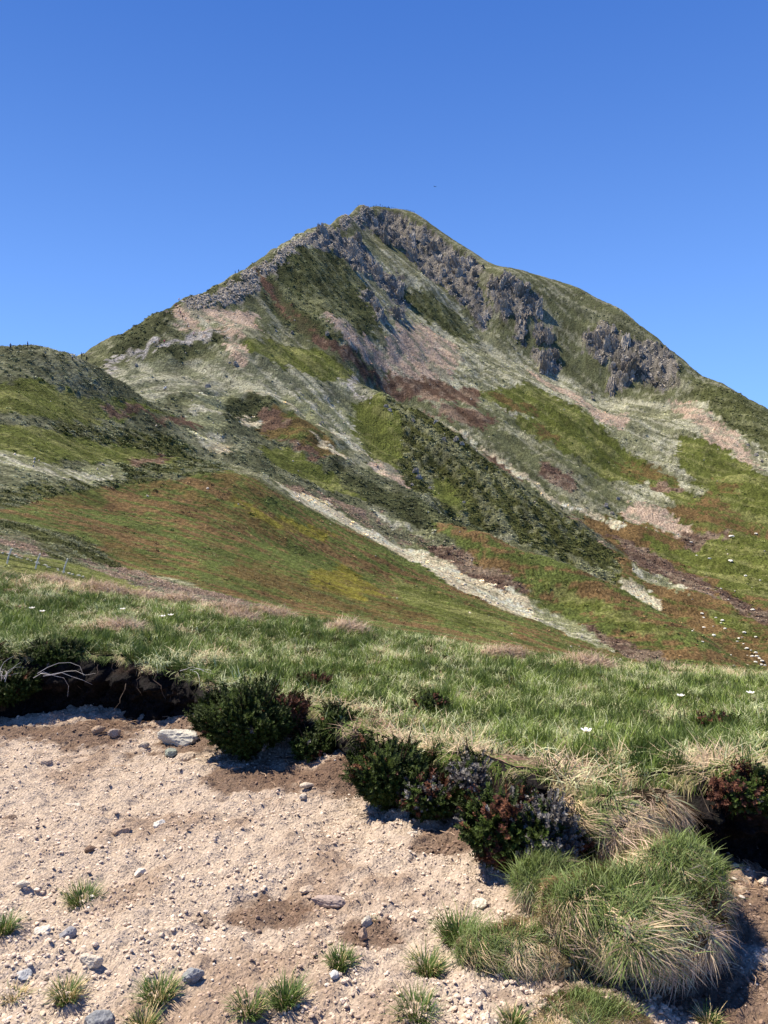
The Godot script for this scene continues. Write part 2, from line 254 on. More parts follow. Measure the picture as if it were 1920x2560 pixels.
func noise(seed_value: int, period: float, octaves := 3, kind := FastNoiseLite.TYPE_SIMPLEX_SMOOTH) -> FastNoiseLite:
	var n := FastNoiseLite.new()
	n.seed = seed_value
	n.noise_type = kind
	n.frequency = 1.0 / period
	n.fractal_type = FastNoiseLite.FRACTAL_FBM if octaves > 1 else FastNoiseLite.FRACTAL_NONE
	n.fractal_octaves = octaves
	return n


func look_of(s: Color) -> Color:   # an sRGB base colour as the linear value that vertex colours hold
	return s.srgb_to_linear()


func hex(s: String) -> Color:
	return Color(s).srgb_to_linear()


func finish(v: PackedVector3Array, n: PackedVector3Array, c: PackedColorArray, idx: PackedInt32Array) -> ArrayMesh:
	var a := []
	a.resize(Mesh.ARRAY_MAX)
	a[Mesh.ARRAY_VERTEX] = v
	if n.size():
		a[Mesh.ARRAY_NORMAL] = n
	if c.size():
		a[Mesh.ARRAY_COLOR] = c
	if idx.size():
		a[Mesh.ARRAY_INDEX] = idx
	var m := ArrayMesh.new()
	m.add_surface_from_arrays(Mesh.PRIMITIVE_TRIANGLES, a)
	return m


func grid_index(cols: int, rows: int) -> PackedInt32Array:
	var idx := PackedInt32Array()
	idx.resize((cols - 1) * (rows - 1) * 6)
	var k := 0
	for j in rows - 1:
		for i in cols - 1:
			var a := j * cols + i
			idx[k] = a
			idx[k + 1] = a + 1
			idx[k + 2] = a + cols
			idx[k + 3] = a + 1
			idx[k + 4] = a + cols + 1
			idx[k + 5] = a + cols
			k += 6
	return idx


func grid_normals(v: PackedVector3Array, cols: int, rows: int) -> PackedVector3Array:
	var n := PackedVector3Array()
	n.resize(v.size())
	for j in rows:
		for i in cols:
			var a := j * cols + i
			var dx := v[a + (1 if i < cols - 1 else 0)] - v[a - (1 if i > 0 else 0)]
			var dz := v[a + (cols if j < rows - 1 else 0)] - v[a - (cols if j > 0 else 0)]
			n[a] = dz.cross(dx).normalized()
	return n


# ------------------------------------------------------------ materials
func grain_texture(seed_value: int, freq: float, low: float, high: float, octaves := 5) -> NoiseTexture2D:
	var t := NoiseTexture2D.new()
	t.width = 512
	t.height = 512
	t.seamless = true
	t.noise = noise(seed_value, 1.0 / freq, octaves)
	var g := Gradient.new()
	g.set_color(0, Color(low, low, low))
	g.set_color(1, Color(high, high, high))
	t.color_ramp = g
	return t


func relief_texture(seed_value: int, freq: float, strength: float, octaves := 5, kind := FastNoiseLite.TYPE_SIMPLEX_SMOOTH) -> NoiseTexture2D:
	var t := NoiseTexture2D.new()
	t.width = 512
	t.height = 512
	t.seamless = true
	t.as_normal_map = true
	t.bump_strength = strength
	t.noise = noise(seed_value, 1.0 / freq, octaves, kind)
	return t


func matter(rough := 0.95, spec := 0.25) -> StandardMaterial3D:
	var m := StandardMaterial3D.new()
	m.vertex_color_use_as_albedo = true
	m.roughness = rough
	m.metallic_specular = spec
	return m


func rugged(m: StandardMaterial3D, grain: Texture2D, relief: Texture2D, metres: float, strength := 1.0) -> StandardMaterial3D:
	m.albedo_texture = grain
	m.uv1_triplanar = true
	m.uv1_world_triplanar = true
	m.uv1_scale = Vector3.ONE / metres
	if relief:
		m.normal_enabled = true
		m.normal_texture = relief
		m.normal_scale = strength
	return m


func build_materials() -> void:
	var grain := grain_texture(3, 0.03, 0.32, 1.0)
	var relief := relief_texture(5, 0.03, 10.0)
	M.hill = rugged(matter(0.97, 0.15), grain, relief, 13.0, 1.0)
	M.rock = rugged(matter(0.9, 0.25), grain_texture(8, 0.02, 0.55, 1.0), relief_texture(9, 0.02, 8.0), 7.0, 1.0)
	M.stone = rugged(matter(0.9, 0.3), grain_texture(12, 0.03, 0.62, 1.0), relief_texture(13, 0.04, 4.0), 0.22, 0.8)
	M.soil = rugged(matter(0.98, 0.1), grain_texture(15, 0.06, 0.62, 1.0), relief_texture(16, 0.05, 12.0), 0.45, 1.0)
	M.crumb = matter(0.98, 0.1)
	M.peat = rugged(matter(0.95, 0.2), grain_texture(18, 0.04, 0.35, 1.0), relief_texture(19, 0.05, 12.0), 0.5, 1.2)
	M.turf = rugged(matter(0.97, 0.1), grain, relief, 0.7, 1.0)
	M.blade = matter(0.55, 0.3)
	M.blade.backlight_enabled = true
	M.blade.backlight = Color(0.55, 0.55, 0.45)
	M.straw = matter(0.6, 0.3)
	M.straw.backlight_enabled = true
	M.straw.backlight = Color(0.4, 0.38, 0.3)
	M.leaf = matter(0.6, 0.25)
	M.leaf.backlight_enabled = true
	M.leaf.backlight = Color(0.25, 0.25, 0.2)
	M.twig = matter(0.85, 0.2)
	M.cloth = matter(0.85, 0.2)
	M.petal = matter(0.6, 0.3)
	M.petal.backlight_enabled = true
	M.petal.backlight = Color(0.5, 0.5, 0.5)


# ------------------------------------------------------------ the land: heights spread from surveyed points
const X0 := -340.0
const Z0 := -640.0
const COARSE := 5.0
const NX := 145
const NZ := 126
const FX := 721      # one-metre grid over the same ground
const FZ := 626
var land := PackedFloat32Array()
var cover := PackedByteArray()
var cover_names: Array = ["mid"]
var detail_big: FastNoiseLite
var gully: FastNoiseLite
var bump: FastNoiseLite
var blocks: FastNoiseLite


func triples(flat: Array) -> Array:
	var out := []
	for i in range(0, flat.size(), 3):
		out.append(Vector3(flat[i], flat[i + 1], flat[i + 2]))
	return out


func dense(pts: Array, step: float) -> Array:
	var out := [pts[0]]
	for k in pts.size() - 1:
		var a: Vector3 = pts[k]
		var b: Vector3 = pts[k + 1]
		var n := maxi(1, roundi(Vector2(b.x - a.x, b.z - a.z).length() / step))
		for i in n:
			out.append(a.lerp(b, float(i + 1) / n))
	return out


func behind(pts: Array, further: float, lower: float) -> Array:   # the far side of a crest
	var out := []
	for p: Vector3 in pts:
		var d := Vector2(p.x, p.z).length()
		var s := (d + further) / d
		out.append(Vector3(p.x * s, p.y + lower, p.z * s))
	return out


func spread_weights(p: Array, soft: float, slack: float) -> PackedFloat64Array:
	var n := p.size()
	var w := n + 4
	var rows := []
	for i in n + 3:
		var r := PackedFloat64Array()
		r.resize(w)
		rows.append(r)
	for i in n:
		var a: Vector3 = p[i]
		for j in n:
			var b: Vector3 = p[j]
			rows[i][j] = -sqrt((a.x - b.x) * (a.x - b.x) + (a.z - b.z) * (a.z - b.z) + soft * soft) + (slack if i == j else 0.0)
		rows[i][n] = 1.0
		rows[i][n + 1] = a.x
		rows[i][n + 2] = a.z
		rows[i][n + 3] = a.y
		rows[n][i] = 1.0
		rows[n + 1][i] = a.x
		rows[n + 2][i] = a.z
	var m := n + 3
	for c in m:
		var best := c
		for r in range(c + 1, m):
			if absf(rows[r][c]) > absf(rows[best][c]):
				best = r
		var t = rows[c]
		rows[c] = rows[best]
		rows[best] = t
		var top: PackedFloat64Array = rows[c]
		for r in range(c + 1, m):
			var row: PackedFloat64Array = rows[r]
			var f: float = row[c] / top[c]
			if f != 0.0:
				for k in range(c, w):
					row[k] -= f * top[k]
				rows[r] = row
	var x := PackedFloat64Array()
	x.resize(m)
	for c in range(m - 1, -1, -1):
		var s: float = rows[c][m]
		for k in range(c + 1, m):
			s -= rows[c][k] * x[k]
		x[c] = s / rows[c][c]
	return x


func spread(p: Array, wt: PackedFloat64Array, soft: float, x: float, z: float) -> float:
	var n := p.size()
	var h := wt[n] + wt[n + 1] * x + wt[n + 2] * z
	var s2 := soft * soft
	for i in n:
		var q: Vector3 = p[i]
		h -= wt[i] * sqrt((x - q.x) * (x - q.x) + (z - q.z) * (z - q.z) + s2)
	return h


func cubic(a: float, b: float, c: float, d: float, t: float) -> float:
	return b + 0.5 * t * (c - a + t * (2.0 * a - 5.0 * b + 4.0 * c - d + t * (3.0 * (b - c) + d - a)))


func build_heights() -> void:
	var p := []
	var crests := []
	for flat in RIDGES:
		crests.append(triples(flat))
		p.append_array(dense(crests[-1], 16.0))
	p.append_array(triples(SLOPES))
	p.append_array(behind(dense(crests[0], 16.0), 34.0, -22.0))
	var thin := []
	for i in range(0, crests[0].size(), 2):
		thin.append(crests[0][i])
	p.append_array(behind(dense(thin, 16.0), 110.0, -85.0))
	p.append_array(behind(dense(crests[1].slice(3, 8), 16.0), 20.0, -5.0))
	p.append_array(behind(dense(crests[2].slice(5), 16.0), 13.0, -6.0))
	p.append_array(behind(dense(triples(HILL_BACK), 16.0), 35.0, -10.0))
	var wt := spread_weights(p, 7.5, 0.6)
	var coarse := PackedFloat32Array()
	coarse.resize(NX * NZ)
	for j in NZ:
		for i in NX:
			coarse[j * NX + i] = spread(p, wt, 7.5, X0 + i * COARSE, Z0 + j * COARSE)
	var wide := PackedFloat32Array()
	wide.resize(FX * NZ)
	for j in NZ:
		for i in FX:
			var u := i / COARSE
			var k := mini(int(u), NX - 2)
			var o := j * NX
			wide[j * FX + i] = cubic(coarse[o + maxi(k - 1, 0)], coarse[o + k], coarse[o + k + 1], coarse[o + mini(k + 2, NX - 1)], u - k)
	paint_cover()
	detail_big = noise(21, 38.0, 4)
	gully = noise(22, 13.0, 3)
	bump = noise(23, 4.5, 3)
	blocks = noise(24, 11.0, 3, FastNoiseLite.TYPE_CELLULAR)
	blocks.cellular_return_type = FastNoiseLite.RETURN_DISTANCE2_SUB
	var rock := cover_names.find("rock")
	var rub := cover_names.find("rubble")
	var heath := cover_names.find("heath")
	land.resize(FX * FZ)
	for j in FZ:
		var v := j / COARSE
		var k := mini(int(v), NZ - 2)
		var r0 := maxi(k - 1, 0) * FX
		var r1 := k * FX
		var r2 := (k + 1) * FX
		var r3 := mini(k + 2, NZ - 1) * FX
		var t := v - k
		var z := Z0 + j
		var far := clampf((-z - 60.0) / 200.0, 0.12, 1.0) * (1.0 - 0.65 * smoothstep(-440.0, -500.0, z))
		for i in FX:
			var x := X0 + i
			var h := cubic(wide[r0 + i], wide[r1 + i], wide[r2 + i], wide[r3 + i], t)
			# runnels that follow the fall of the slopes, hummocks, small bumps
			var turn := 0.68 * smoothstep(-150.0, -270.0, z)   # the slopes fall to the right, farther off also towards us
			var along := x * cos(turn) + z * sin(turn)
			var across := z * cos(turn) - x * sin(turn)
			var run := absf(gully.get_noise_2d(across, along * 0.22))
			h += far * (2.2 * detail_big.get_noise_2d(x, z) + 2.4 * run - 0.6 + 0.55 * bump.get_noise_2d(x, z))
			var c := cover[j * FX + i]
			if c == rock:
				h += 4.0 * absf(gully.get_noise_2d(x * 1.8, z * 0.5)) + 3.0 * blocks.get_noise_2d(x, z) + 2.0 + 1.5 * bump.get_noise_2d(x * 2.0, z * 2.0) - 2.5 * smoothstep(-470.0, -505.0, z)
			elif c == rub:
				h += 1.0 * bump.get_noise_2d(x * 3.0, z * 3.0) + 0.3
			elif c == heath:
				h += far * 1.3 * bump.get_noise_2d(x * 1.5, z * 1.5)
			land[j * FX + i] = h


func ground(x: float, z: float) -> float:
	var u := clampf(x - X0, 0.0, FX - 1.01)
	var v := clampf(z - Z0, 0.0, FZ - 1.01)
	var i := int(u)
	var j := int(v)
	var a := u - i
	var b := v - j
	var o := j * FX + i
	return lerpf(lerpf(land[o], land[o + 1], a), lerpf(land[o + FX], land[o + FX + 1], a), b)


func fill(flat: Array, id: int) -> void:
	var n := flat.size() / 2
	var top := INF
	var low := -INF
	for k in n:
		top = minf(top, flat[2 * k + 1])
		low = maxf(low, flat[2 * k + 1])
	for j in range(maxi(0, floori(top - Z0)), mini(FZ - 1, ceili(low - Z0)) + 1):
		var z := Z0 + j + 0.01
		var cuts := []
		for k in n:
			var ax: float = flat[2 * k]
			var az: float = flat[2 * k + 1]
			var bx: float = flat[2 * ((k + 1) % n)]
			var bz: float = flat[2 * ((k + 1) % n) + 1]
			if (az <= z) != (bz <= z):
				cuts.append(ax + (bx - ax) * (z - az) / (bz - az))
		cuts.sort()
		for s in range(0, cuts.size() - 1, 2):
			for i in range(maxi(0, roundi(cuts[s] - X0)), mini(FX - 1, roundi(cuts[s + 1] - X0)) + 1):
				cover[j * FX + i] = id


func cover_id(called: String) -> int:
	if not called in cover_names:
		cover_names.append(called)
	return cover_names.find(called)


func paint_cover() -> void:
	cover.resize(FX * FZ)
	for patch in PATCHES:
		fill(patch[1], cover_id(patch[0]))
	for t in TRAILS:
		var id := cover_id(t[0])
		var pts: Array = t[2]
		for k in range(0, pts.size() - 2, 2):
			var a := Vector2(pts[k], pts[k + 1])
			var b := Vector2(pts[k + 2], pts[k + 3])
			var side: Vector2 = (b - a).normalized().orthogonal() * float(t[1]) * 0.5
			fill([a.x + side.x, a.y + side.y, b.x + side.x, b.y + side.y, b.x - side.x, b.y - side.y, a.x - side.x, a.y - side.y], id)
	for c in CLIFFS:
		fill(c, cover_id("rock"))


func cover_at(x: float, z: float) -> int:
	return cover[clampi(roundi(z - Z0), 0, FZ - 1) * FX + clampi(roundi(x - X0), 0, FX - 1)]


# base colours of what grows or lies on the slopes: main, second, share of the second
const LOOKS := {
	"mid": ["6a6d4e", "96957a", 0.38], "olive": ["60634a", "7f8066", 0.38], "bowl": ["838466", "b4b298", 0.50], "brownmix": ["745f40", "5e6236", 0.40],
	"green2": ["575b3a", "7d7f5c", 0.38], "green": ["5f6633", "7e804e", 0.38], "yellowgreen": ["7d7734", "6d6138", 0.35], "col": ["74775e", "a09f88", 0.45],
	"darkgreen": ["4a4e34", "666949", 0.32], "tan": ["c3ac96", "928e78", 0.38], "palegreen": ["898b69", "bdbaa2", 0.44], "path": ["b8b2aa", "928f7e", 0.3],
	"rubble": ["a39b8e", "7c776a", 0.3], "rock": ["8b857b", "6f6b5d", 0.2], "redbrown": ["6b5647", "917d69", 0.40], "darkred": ["655347", "857564", 0.40],
	"orange": ["70603c", "616838", 0.48], "pink": ["8a7868", "72725a", 0.45], "cream": ["d8caaa", "ada688", 0.25], "heath": ["50532f", "77785a", 0.42],
	"rusty": ["5f5c40", "7c5f4c", 0.35], "field": ["5f6938", "786243", 0.46],
}
var tint_a: Array = []
var tint_b: Array = []
var tint_share: Array = []
var warp_a: FastNoiseLite
var warp_b: FastNoiseLite
var mottle: FastNoiseLite
var speck: FastNoiseLite
var streak: FastNoiseLite


func tints() -> void:
	for n in cover_names:
		tint_a.append(hex(LOOKS[n][0]))
		tint_b.append(hex(LOOKS[n][1]))
		tint_share.append(LOOKS[n][2])
	warp_a = noise(31, 9.0, 3)
	warp_b = noise(32, 9.0, 3)
	mottle = noise(33, 26.0, 4)
	speck = noise(34, 3.2, 3)
	streak = noise(35, 9.0, 4)


func hill_color(x: float, z: float) -> Color:
	var far := clampf(-z / 300.0, 0.2, 1.0)
	var id := cover_at(x + 3.6 * far * warp_a.get_noise_2d(x, z) + 2.5 * far * speck.get_noise_2d(x + 90, z), z + 4.2 * far * warp_b.get_noise_2d(x, z) + 2.5 * far * speck.get_noise_2d(x - 70, z))
	# growth runs in streaks down the slope
	var turn := 0.68 * smoothstep(-150.0, -270.0, z)
	var st := streak.get_noise_2d((z * cos(turn) - x * sin(turn)) * 1.6, (x * cos(turn) + z * sin(turn)) * 0.16)
	var s := speck.get_noise_2d(x, z)
	st += smoothstep(-230.0, -150.0, z) * 0.9 * streak.get_noise_2d((z - x * 0.12) * 6.0, (x + z * 0.12) * 0.35)
	var b := 0.55 * s + 0.95 * st + 0.3 * mottle.get_noise_2d(x, z)
	var share: float = tint_share[id]
	var k := smoothstep(0.32 - share * 0.7, 0.52 - share * 0.7, b)
	var c: Color = tint_a[id].lerp(tint_b[id], k)
	var l := 1.0 + 0.45 * mottle.get_noise_2d(x * 2.0 + 300.0, z * 2.0) + 0.55 * speck.get_noise_2d(x * 1.9 + 40.0, z * 1.9)
	l = maxf(l, 0.25) * 1.5
	return Color(c.r * l, c.g * l, c.b * l)


func sheet(x_from: float, x_to: float, z_from: float, z_to: float, step: float, hem: float) -> ArrayMesh:
	var cols := int((x_to - x_from) / step) + 1
	var rows := int((z_to - z_from) / step) + 1
	var v := PackedVector3Array()
	var c := PackedColorArray()
	v.resize(cols * rows)
	c.resize(cols * rows)
	for j in rows:
		var z := z_from + j * step
		var down := 0.6 if z > hem else 0.0
		for i in cols:
			var x := x_from + i * step
			v[j * cols + i] = Vector3(x, ground(x, z) - down, z)
			c[j * cols + i] = hill_color(x, z)
	return finish(v, grid_normals(v, cols, rows), c, grid_index(cols, rows))


func build_mountain() -> void:
	tints()
	var m := put(sheet(-300.0, 330.0, -620.0, -234.0, 1.0, -239.0), M.hill, "mountain")
	tag(m, "steep grassy mountain with dark cliffs below its pointed summit", "", "", "structure")
	var h := put(sheet(-150.0, 160.0, -242.0, -13.0, 0.75, 0.0), M.hill, "hillside")
	tag(h, "heather and grass slope running down to the right below the mountain", "", "", "structure")


# ------------------------------------------------------------ shapes
class Shape:
	var v := PackedVector3Array()
	var n := PackedVector3Array()
	var c := PackedColorArray()

	func tri(p: Vector3, q: Vector3, r: Vector3, col: Color) -> void:
		var f := (r - p).cross(q - p).normalized()
		v.append_array([p, q, r])
		n.append_array([f, f, f])
		c.append_array([col, col, col])

	func quad(p: Vector3, q: Vector3, r: Vector3, s: Vector3, col: Color) -> void:
		tri(p, q, r, col)
		tri(p, r, s, col)

	# a leaf of grass: rises, leans out and sinks under its own weight
	func blade(from: Vector3, out: Vector3, rise: float, reach: float, sink: float, width: float, col: Color, tip: Color, parts := 3) -> void:
		var side := Vector3(-out.z, 0, out.x)
		var last := from
		var last_w := width * 0.5
		for k in range(1, parts + 1):
			var t := float(k) / parts
			var p := from + Vector3(0, rise * t - sink * t * t, 0) + out * reach * t * (0.35 + 0.65 * t)
			var w := width * 0.5 * (1.0 - t * t * 0.85)
			var cc := col.lerp(tip, t * t)
			if k < parts:
				quad(last - side * last_w, last + side * last_w, p + side * w, p - side * w, cc)
			else:
				tri(last - side * last_w, last + side * last_w, p, cc)
			last = p
			last_w = w

	func tube(pts: Array, r_from: float, r_to: float, sides: int, col: Color) -> void:
		var rings := []
		for k in pts.size():
			var d: Vector3 = (pts[mini(k + 1, pts.size() - 1)] - pts[maxi(k - 1, 0)]).normalized()
			var a := d.cross(Vector3(0.31, 0.2, 0.93)).normalized()
			var b := d.cross(a)
			var r := lerpf(r_from, r_to, float(k) / (pts.size() - 1))
			var ring := []
			for s in sides:
				var w := TAU * s / sides
				ring.append(pts[k] + (a * cos(w) + b * sin(w)) * r)
			rings.append(ring)
		for k in pts.size() - 1:
			for s in sides:
				var e := (s + 1) % sides
				quad(rings[k][s], rings[k][e], rings[k + 1][e], rings[k + 1][s], col)
		for s in range(1, sides - 1):
			tri(rings[-1][0], rings[-1][s], rings[-1][s + 1], col)
			tri(rings[0][0], rings[0][s + 1], rings[0][s], col)

	func box(lo: Vector3, hi: Vector3, col: Color) -> void:
		var p := []
		for k in 8:
			p.append(Vector3(hi.x if k & 1 else lo.x, hi.y if k & 2 else lo.y, hi.z if k & 4 else lo.z))
		for f in [[0, 2, 3, 1], [4, 5, 7, 6], [0, 1, 5, 4], [2, 6, 7, 3], [0, 4, 6, 2], [1, 3, 7, 5]]:
			quad(p[f[0]], p[f[1]], p[f[2]], p[f[3]], col)

	func done() -> ArrayMesh:
		var a := []
		a.resize(Mesh.ARRAY_MAX)
		a[Mesh.ARRAY_VERTEX] = v
		a[Mesh.ARRAY_NORMAL] = n
		a[Mesh.ARRAY_COLOR] = c
		var m := ArrayMesh.new()
		m.add_surface_from_arrays(Mesh.PRIMITIVE_TRIANGLES, a)
		return m


func ball(levels: int) -> Array:   # [points, faces] of a divided icosahedron
	var g := (1.0 + sqrt(5.0)) / 2.0
	var p: Array = []
	for q in [[-1, g, 0], [1, g, 0], [-1, -g, 0], [1, -g, 0], [0, -1, g], [0, 1, g], [0, -1, -g], [0, 1, -g], [g, 0, -1], [g, 0, 1], [-g, 0, -1], [-g, 0, 1]]:
		p.append(Vector3(q[0], q[1], q[2]).normalized())
	var f: Array = [[0, 11, 5], [0, 5, 1], [0, 1, 7], [0, 7, 10], [0, 10, 11], [1, 5, 9], [5, 11, 4], [11, 10, 2], [10, 7, 6], [7, 1, 8], [3, 9, 4], [3, 4, 2], [3, 2, 6], [3, 6, 8], [3, 8, 9], [4, 9, 5], [2, 4, 11], [6, 2, 10], [8, 6, 7], [9, 8, 1]]
	for l in levels:
		var seen := {}
		var next := []
		for t in f:
			var m := []
			for e in 3:
				var a: int = t[e]
				var b: int = t[(e + 1) % 3]
				var key := Vector2i(mini(a, b), maxi(a, b))
				if not seen.has(key):
					seen[key] = p.size()
					p.append(((p[a] + p[b]) * 0.5).normalized())
				m.append(seen[key])
			next.append_array([[t[0], m[0], m[2]], [t[1], m[1], m[0]], [t[2], m[2], m[1]], [m[0], m[1], m[2]]])
		f = next
	return [p, f]


# a broken stone: a ball cut by planes, roughened, standing on y = 0 when grounded
func rock_mesh(seed_value: int, planes: int, levels: int, size: Vector3, rough: float, col := Color.WHITE, flutes := 0.0) -> ArrayMesh:
	var r := RandomNumberGenerator.new()
	r.seed = seed_value
	var cuts := []
	for k in planes:
		cuts.append([Vector3(r.randfn(), r.randfn(), r.randfn()).normalized(), r.randf_range(0.55, 0.95)])
	var nz := noise(seed_value, 0.55, 4)
	var b := ball(levels)
	var p: Array = b[0]
	for i in p.size():
		var d: Vector3 = p[i]
		var reach := 1.0
		for c in cuts:
			var s: float = d.dot(c[0])
			if s > 0.05:
				reach = minf(reach, c[1] / s)
		reach *= 1.0 + rough * nz.get_noise_3dv(d * 1.3)
		if flutes > 0.0:   # upright ribs and cracks
			reach *= 1.0 - flutes * absf(nz.get_noise_3d(d.x * 1.6, d.y * 0.25, d.z * 1.6)) - 0.3 * flutes * absf(nz.get_noise_3d(d.x * 5.0, d.y * 1.6, d.z * 5.0))
		p[i] = d * reach * size
	var shape := Shape.new()
	for t in b[1]:
		var tone := 1.0 + r.randf_range(-0.07, 0.07)
		shape.tri(p[t[0]], p[t[2]], p[t[1]], Color(col.r * tone, col.g * tone, col.b * tone))
	return shape.done()


func turned(yaw: float, lean: Vector3 = Vector3.UP) -> Basis:
	var up := lean.normalized()
	var x := Vector3(cos(yaw), 0, -sin(yaw))
	var z := x.cross(up).normalized()
	return Basis(up.cross(z).normalized(), up, z)


func dim(c: Color, k: float) -> Color:
	return Color(c.r * k, c.g * k, c.b * k)


# ------------------------------------------------------------ foreground ground: soil, peat bank, meadow
const MEADOW := [-4.00, 0.46, -6.10, -3.00, 0.48, -6.00, -2.06, 0.46, -6.00, -1.36, 0.38, -5.70, -0.70, 0.32, -5.20, -0.15, 0.25, -4.75, 0.32, 0.25, -4.40, 0.52, 0.27, -4.20, 0.79, 0.31, -3.90, 1.05, 0.30, -3.75, 1.42, 0.37, -3.66, 1.80, 0.40, -3.50, 2.26, 0.41, -3.40, -5.57, 0.49, -8.50, -4.24, 0.45, -8.50, -2.75, 0.44, -8.00, -0.97, 0.25, -7.20, 0.14, 0.14, -6.70, 1.10, 0.05, -6.20, 1.93, 0.06, -5.80, 2.84, 0.06, -5.80, 3.74, 0.03, -5.80, -8.19, 0.69, -12.50, -5.99, 0.60, -12.00, -3.95, 0.36, -11.50, -1.42, 0.15, -10.50, 0.21, -0.02, -10.00, 1.68, -0.19, -9.50, 3.00, -0.23, -9.00, 4.49, -0.33, -9.00, 5.80, -0.39, -9.00, -10.16, -0.21, -15.50, -13.43, -2.51, -20.50, -7.49, -0.30, -15.00, -9.98, -2.60, -20.00, -4.98, -0.54, -14.50, -6.69, -2.84, -19.50, -1.83, -0.75, -13.50, -2.50, -3.05, -18.50, 0.27, -0.92, -13.00, 0.37, -3.22, -18.00, 2.21, -1.09, -12.50, 3.09, -3.39, -17.50, 3.99, -1.13, -12.00, 5.66, -3.43, -17.00, 5.99, -1.23, -12.00, 8.49, -3.53, -17.00, 7.74, -1.29, -12.00, 10.96, -3.59, -17.00, -8.00, 0.60, -6.50, -9.00, 0.90, -11.00, 7.00, 0.20, -4.00, 9.00, -0.50, -9.00]
const BANK := [-12.00, -8.00, -9.00, -7.00, -5.00, -6.20, -3.01, -6.03, -2.09, -6.09, -1.55, -5.86, -1.03, -5.49, -0.54, -5.21, -0.15, -4.73, 0.21, -4.40, 0.48, -4.16, 0.67, -3.80, 0.94, -3.71, 1.23, -3.71, 1.45, -3.60, 1.79, -3.46, 3.00, -3.20, 6.00, -3.10, 12.00, -3.00]
const BARE := [[-0.10, -4.98, 0.20], [0.72, -4.02, 0.24], [0.95, -3.98, 0.16]]   # worn spots in the turf: x, z, radius
# spots of brown peat soil, plus shade painted at hollow and big tussock: x, z, half width, half depth
const PEAT_SHADE := [[-2.2, -5.55, 1.1, 0.35], [-1.3, -5.25, 0.5, 0.3], [-0.7, -4.65, 0.6, 0.35], [-0.35, -4.55, 0.35, 0.3], [0.36, -3.75, 0.3, 0.25], [-0.02, -2.95, 0.14, 0.12], [1.6, -3.1, 0.75, 0.6], [1.25, -2.5, 0.7, 0.4], [-0.5, -3.1, 0.25, 0.2]]
var meadow_points: Array
var meadow_weights: PackedFloat64Array
var turf_bump: FastNoiseLite
var soil_a: FastNoiseLite
var soil_b: FastNoiseLite
var soil_c: FastNoiseLite
var edge_noise: FastNoiseLite
var patchy: FastNoiseLite


func bank_z(x: float) -> float:
	var z: float = BANK[1]
	for k in range(0, BANK.size() - 2, 2):
		if x >= BANK[k]:
			var t := clampf((x - BANK[k]) / (BANK[k + 2] - BANK[k]), 0.0, 1.0)
			z = lerpf(BANK[k + 1], BANK[k + 3], t * t * (3.0 - 2.0 * t))
	return z + 0.10 * edge_noise.get_noise_1d(x) + 0.05 * edge_noise.get_noise_1d(x * 3.3 + 50.0)


func meadow(x: float, z: float) -> float:
	return spread(meadow_points, meadow_weights, 0.6, x, z) + 0.07 * turf_bump.get_noise_2d(x, z)


func soil(x: float, z: float) -> float:
	var rise := 0.10 * smoothstep(0.9, 0.0, z - bank_z(x)) * (0.5 + soil_a.get_noise_2d(x + 20.0, z))   # spoil fallen from the bank
	return rise + 0.055 * soil_a.get_noise_2d(x, z) + 0.030 * soil_b.get_noise_2d(x, z) + 0.018 * soil_c.get_noise_2d(x, z)


func steps(from: float, dense_from: float, dense_to: float, to: float, fine: float, wide: float) -> PackedFloat32Array:
	var out := PackedFloat32Array()
	var x := from
	while x < to:
		out.append(x)
		x += fine if x >= dense_from and x < dense_to else minf(wide, dense_from - x + 1e-4) if x < dense_from else wide
	out.append(to)
	return out


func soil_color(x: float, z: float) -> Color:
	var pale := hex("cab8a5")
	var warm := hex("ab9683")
	var peat_shade_tone := hex("735d4e")
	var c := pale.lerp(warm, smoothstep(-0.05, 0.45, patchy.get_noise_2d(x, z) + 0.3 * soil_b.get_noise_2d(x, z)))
	# ragged brown peat patches; the right-hand ones also darken the soil as painted shade
	var peat_shade := -0.55
	for p in PEAT_SHADE:
		peat_shade = maxf(peat_shade, 1.0 - Vector2((x - p[0]) / p[2], (z - p[1]) / p[3]).length())
	c = c.lerp(peat_shade_tone, 0.85 * smoothstep(-0.05, 0.4, peat_shade + 0.8 * patchy.get_noise_2d(x * 2.0 + 9.0, z * 2.0) + 0.4 * soil_b.get_noise_2d(x, z + 30.0) - 0.12))
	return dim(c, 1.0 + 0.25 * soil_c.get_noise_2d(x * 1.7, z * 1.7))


func bare(x: float, z: float) -> bool:
	for b in BARE:
		if Vector2(x - b[0], z - b[1]).length() < b[2] * (1.0 + 0.6 * patchy.get_noise_2d(x * 3.0, z * 3.0)):
			return true
	return false


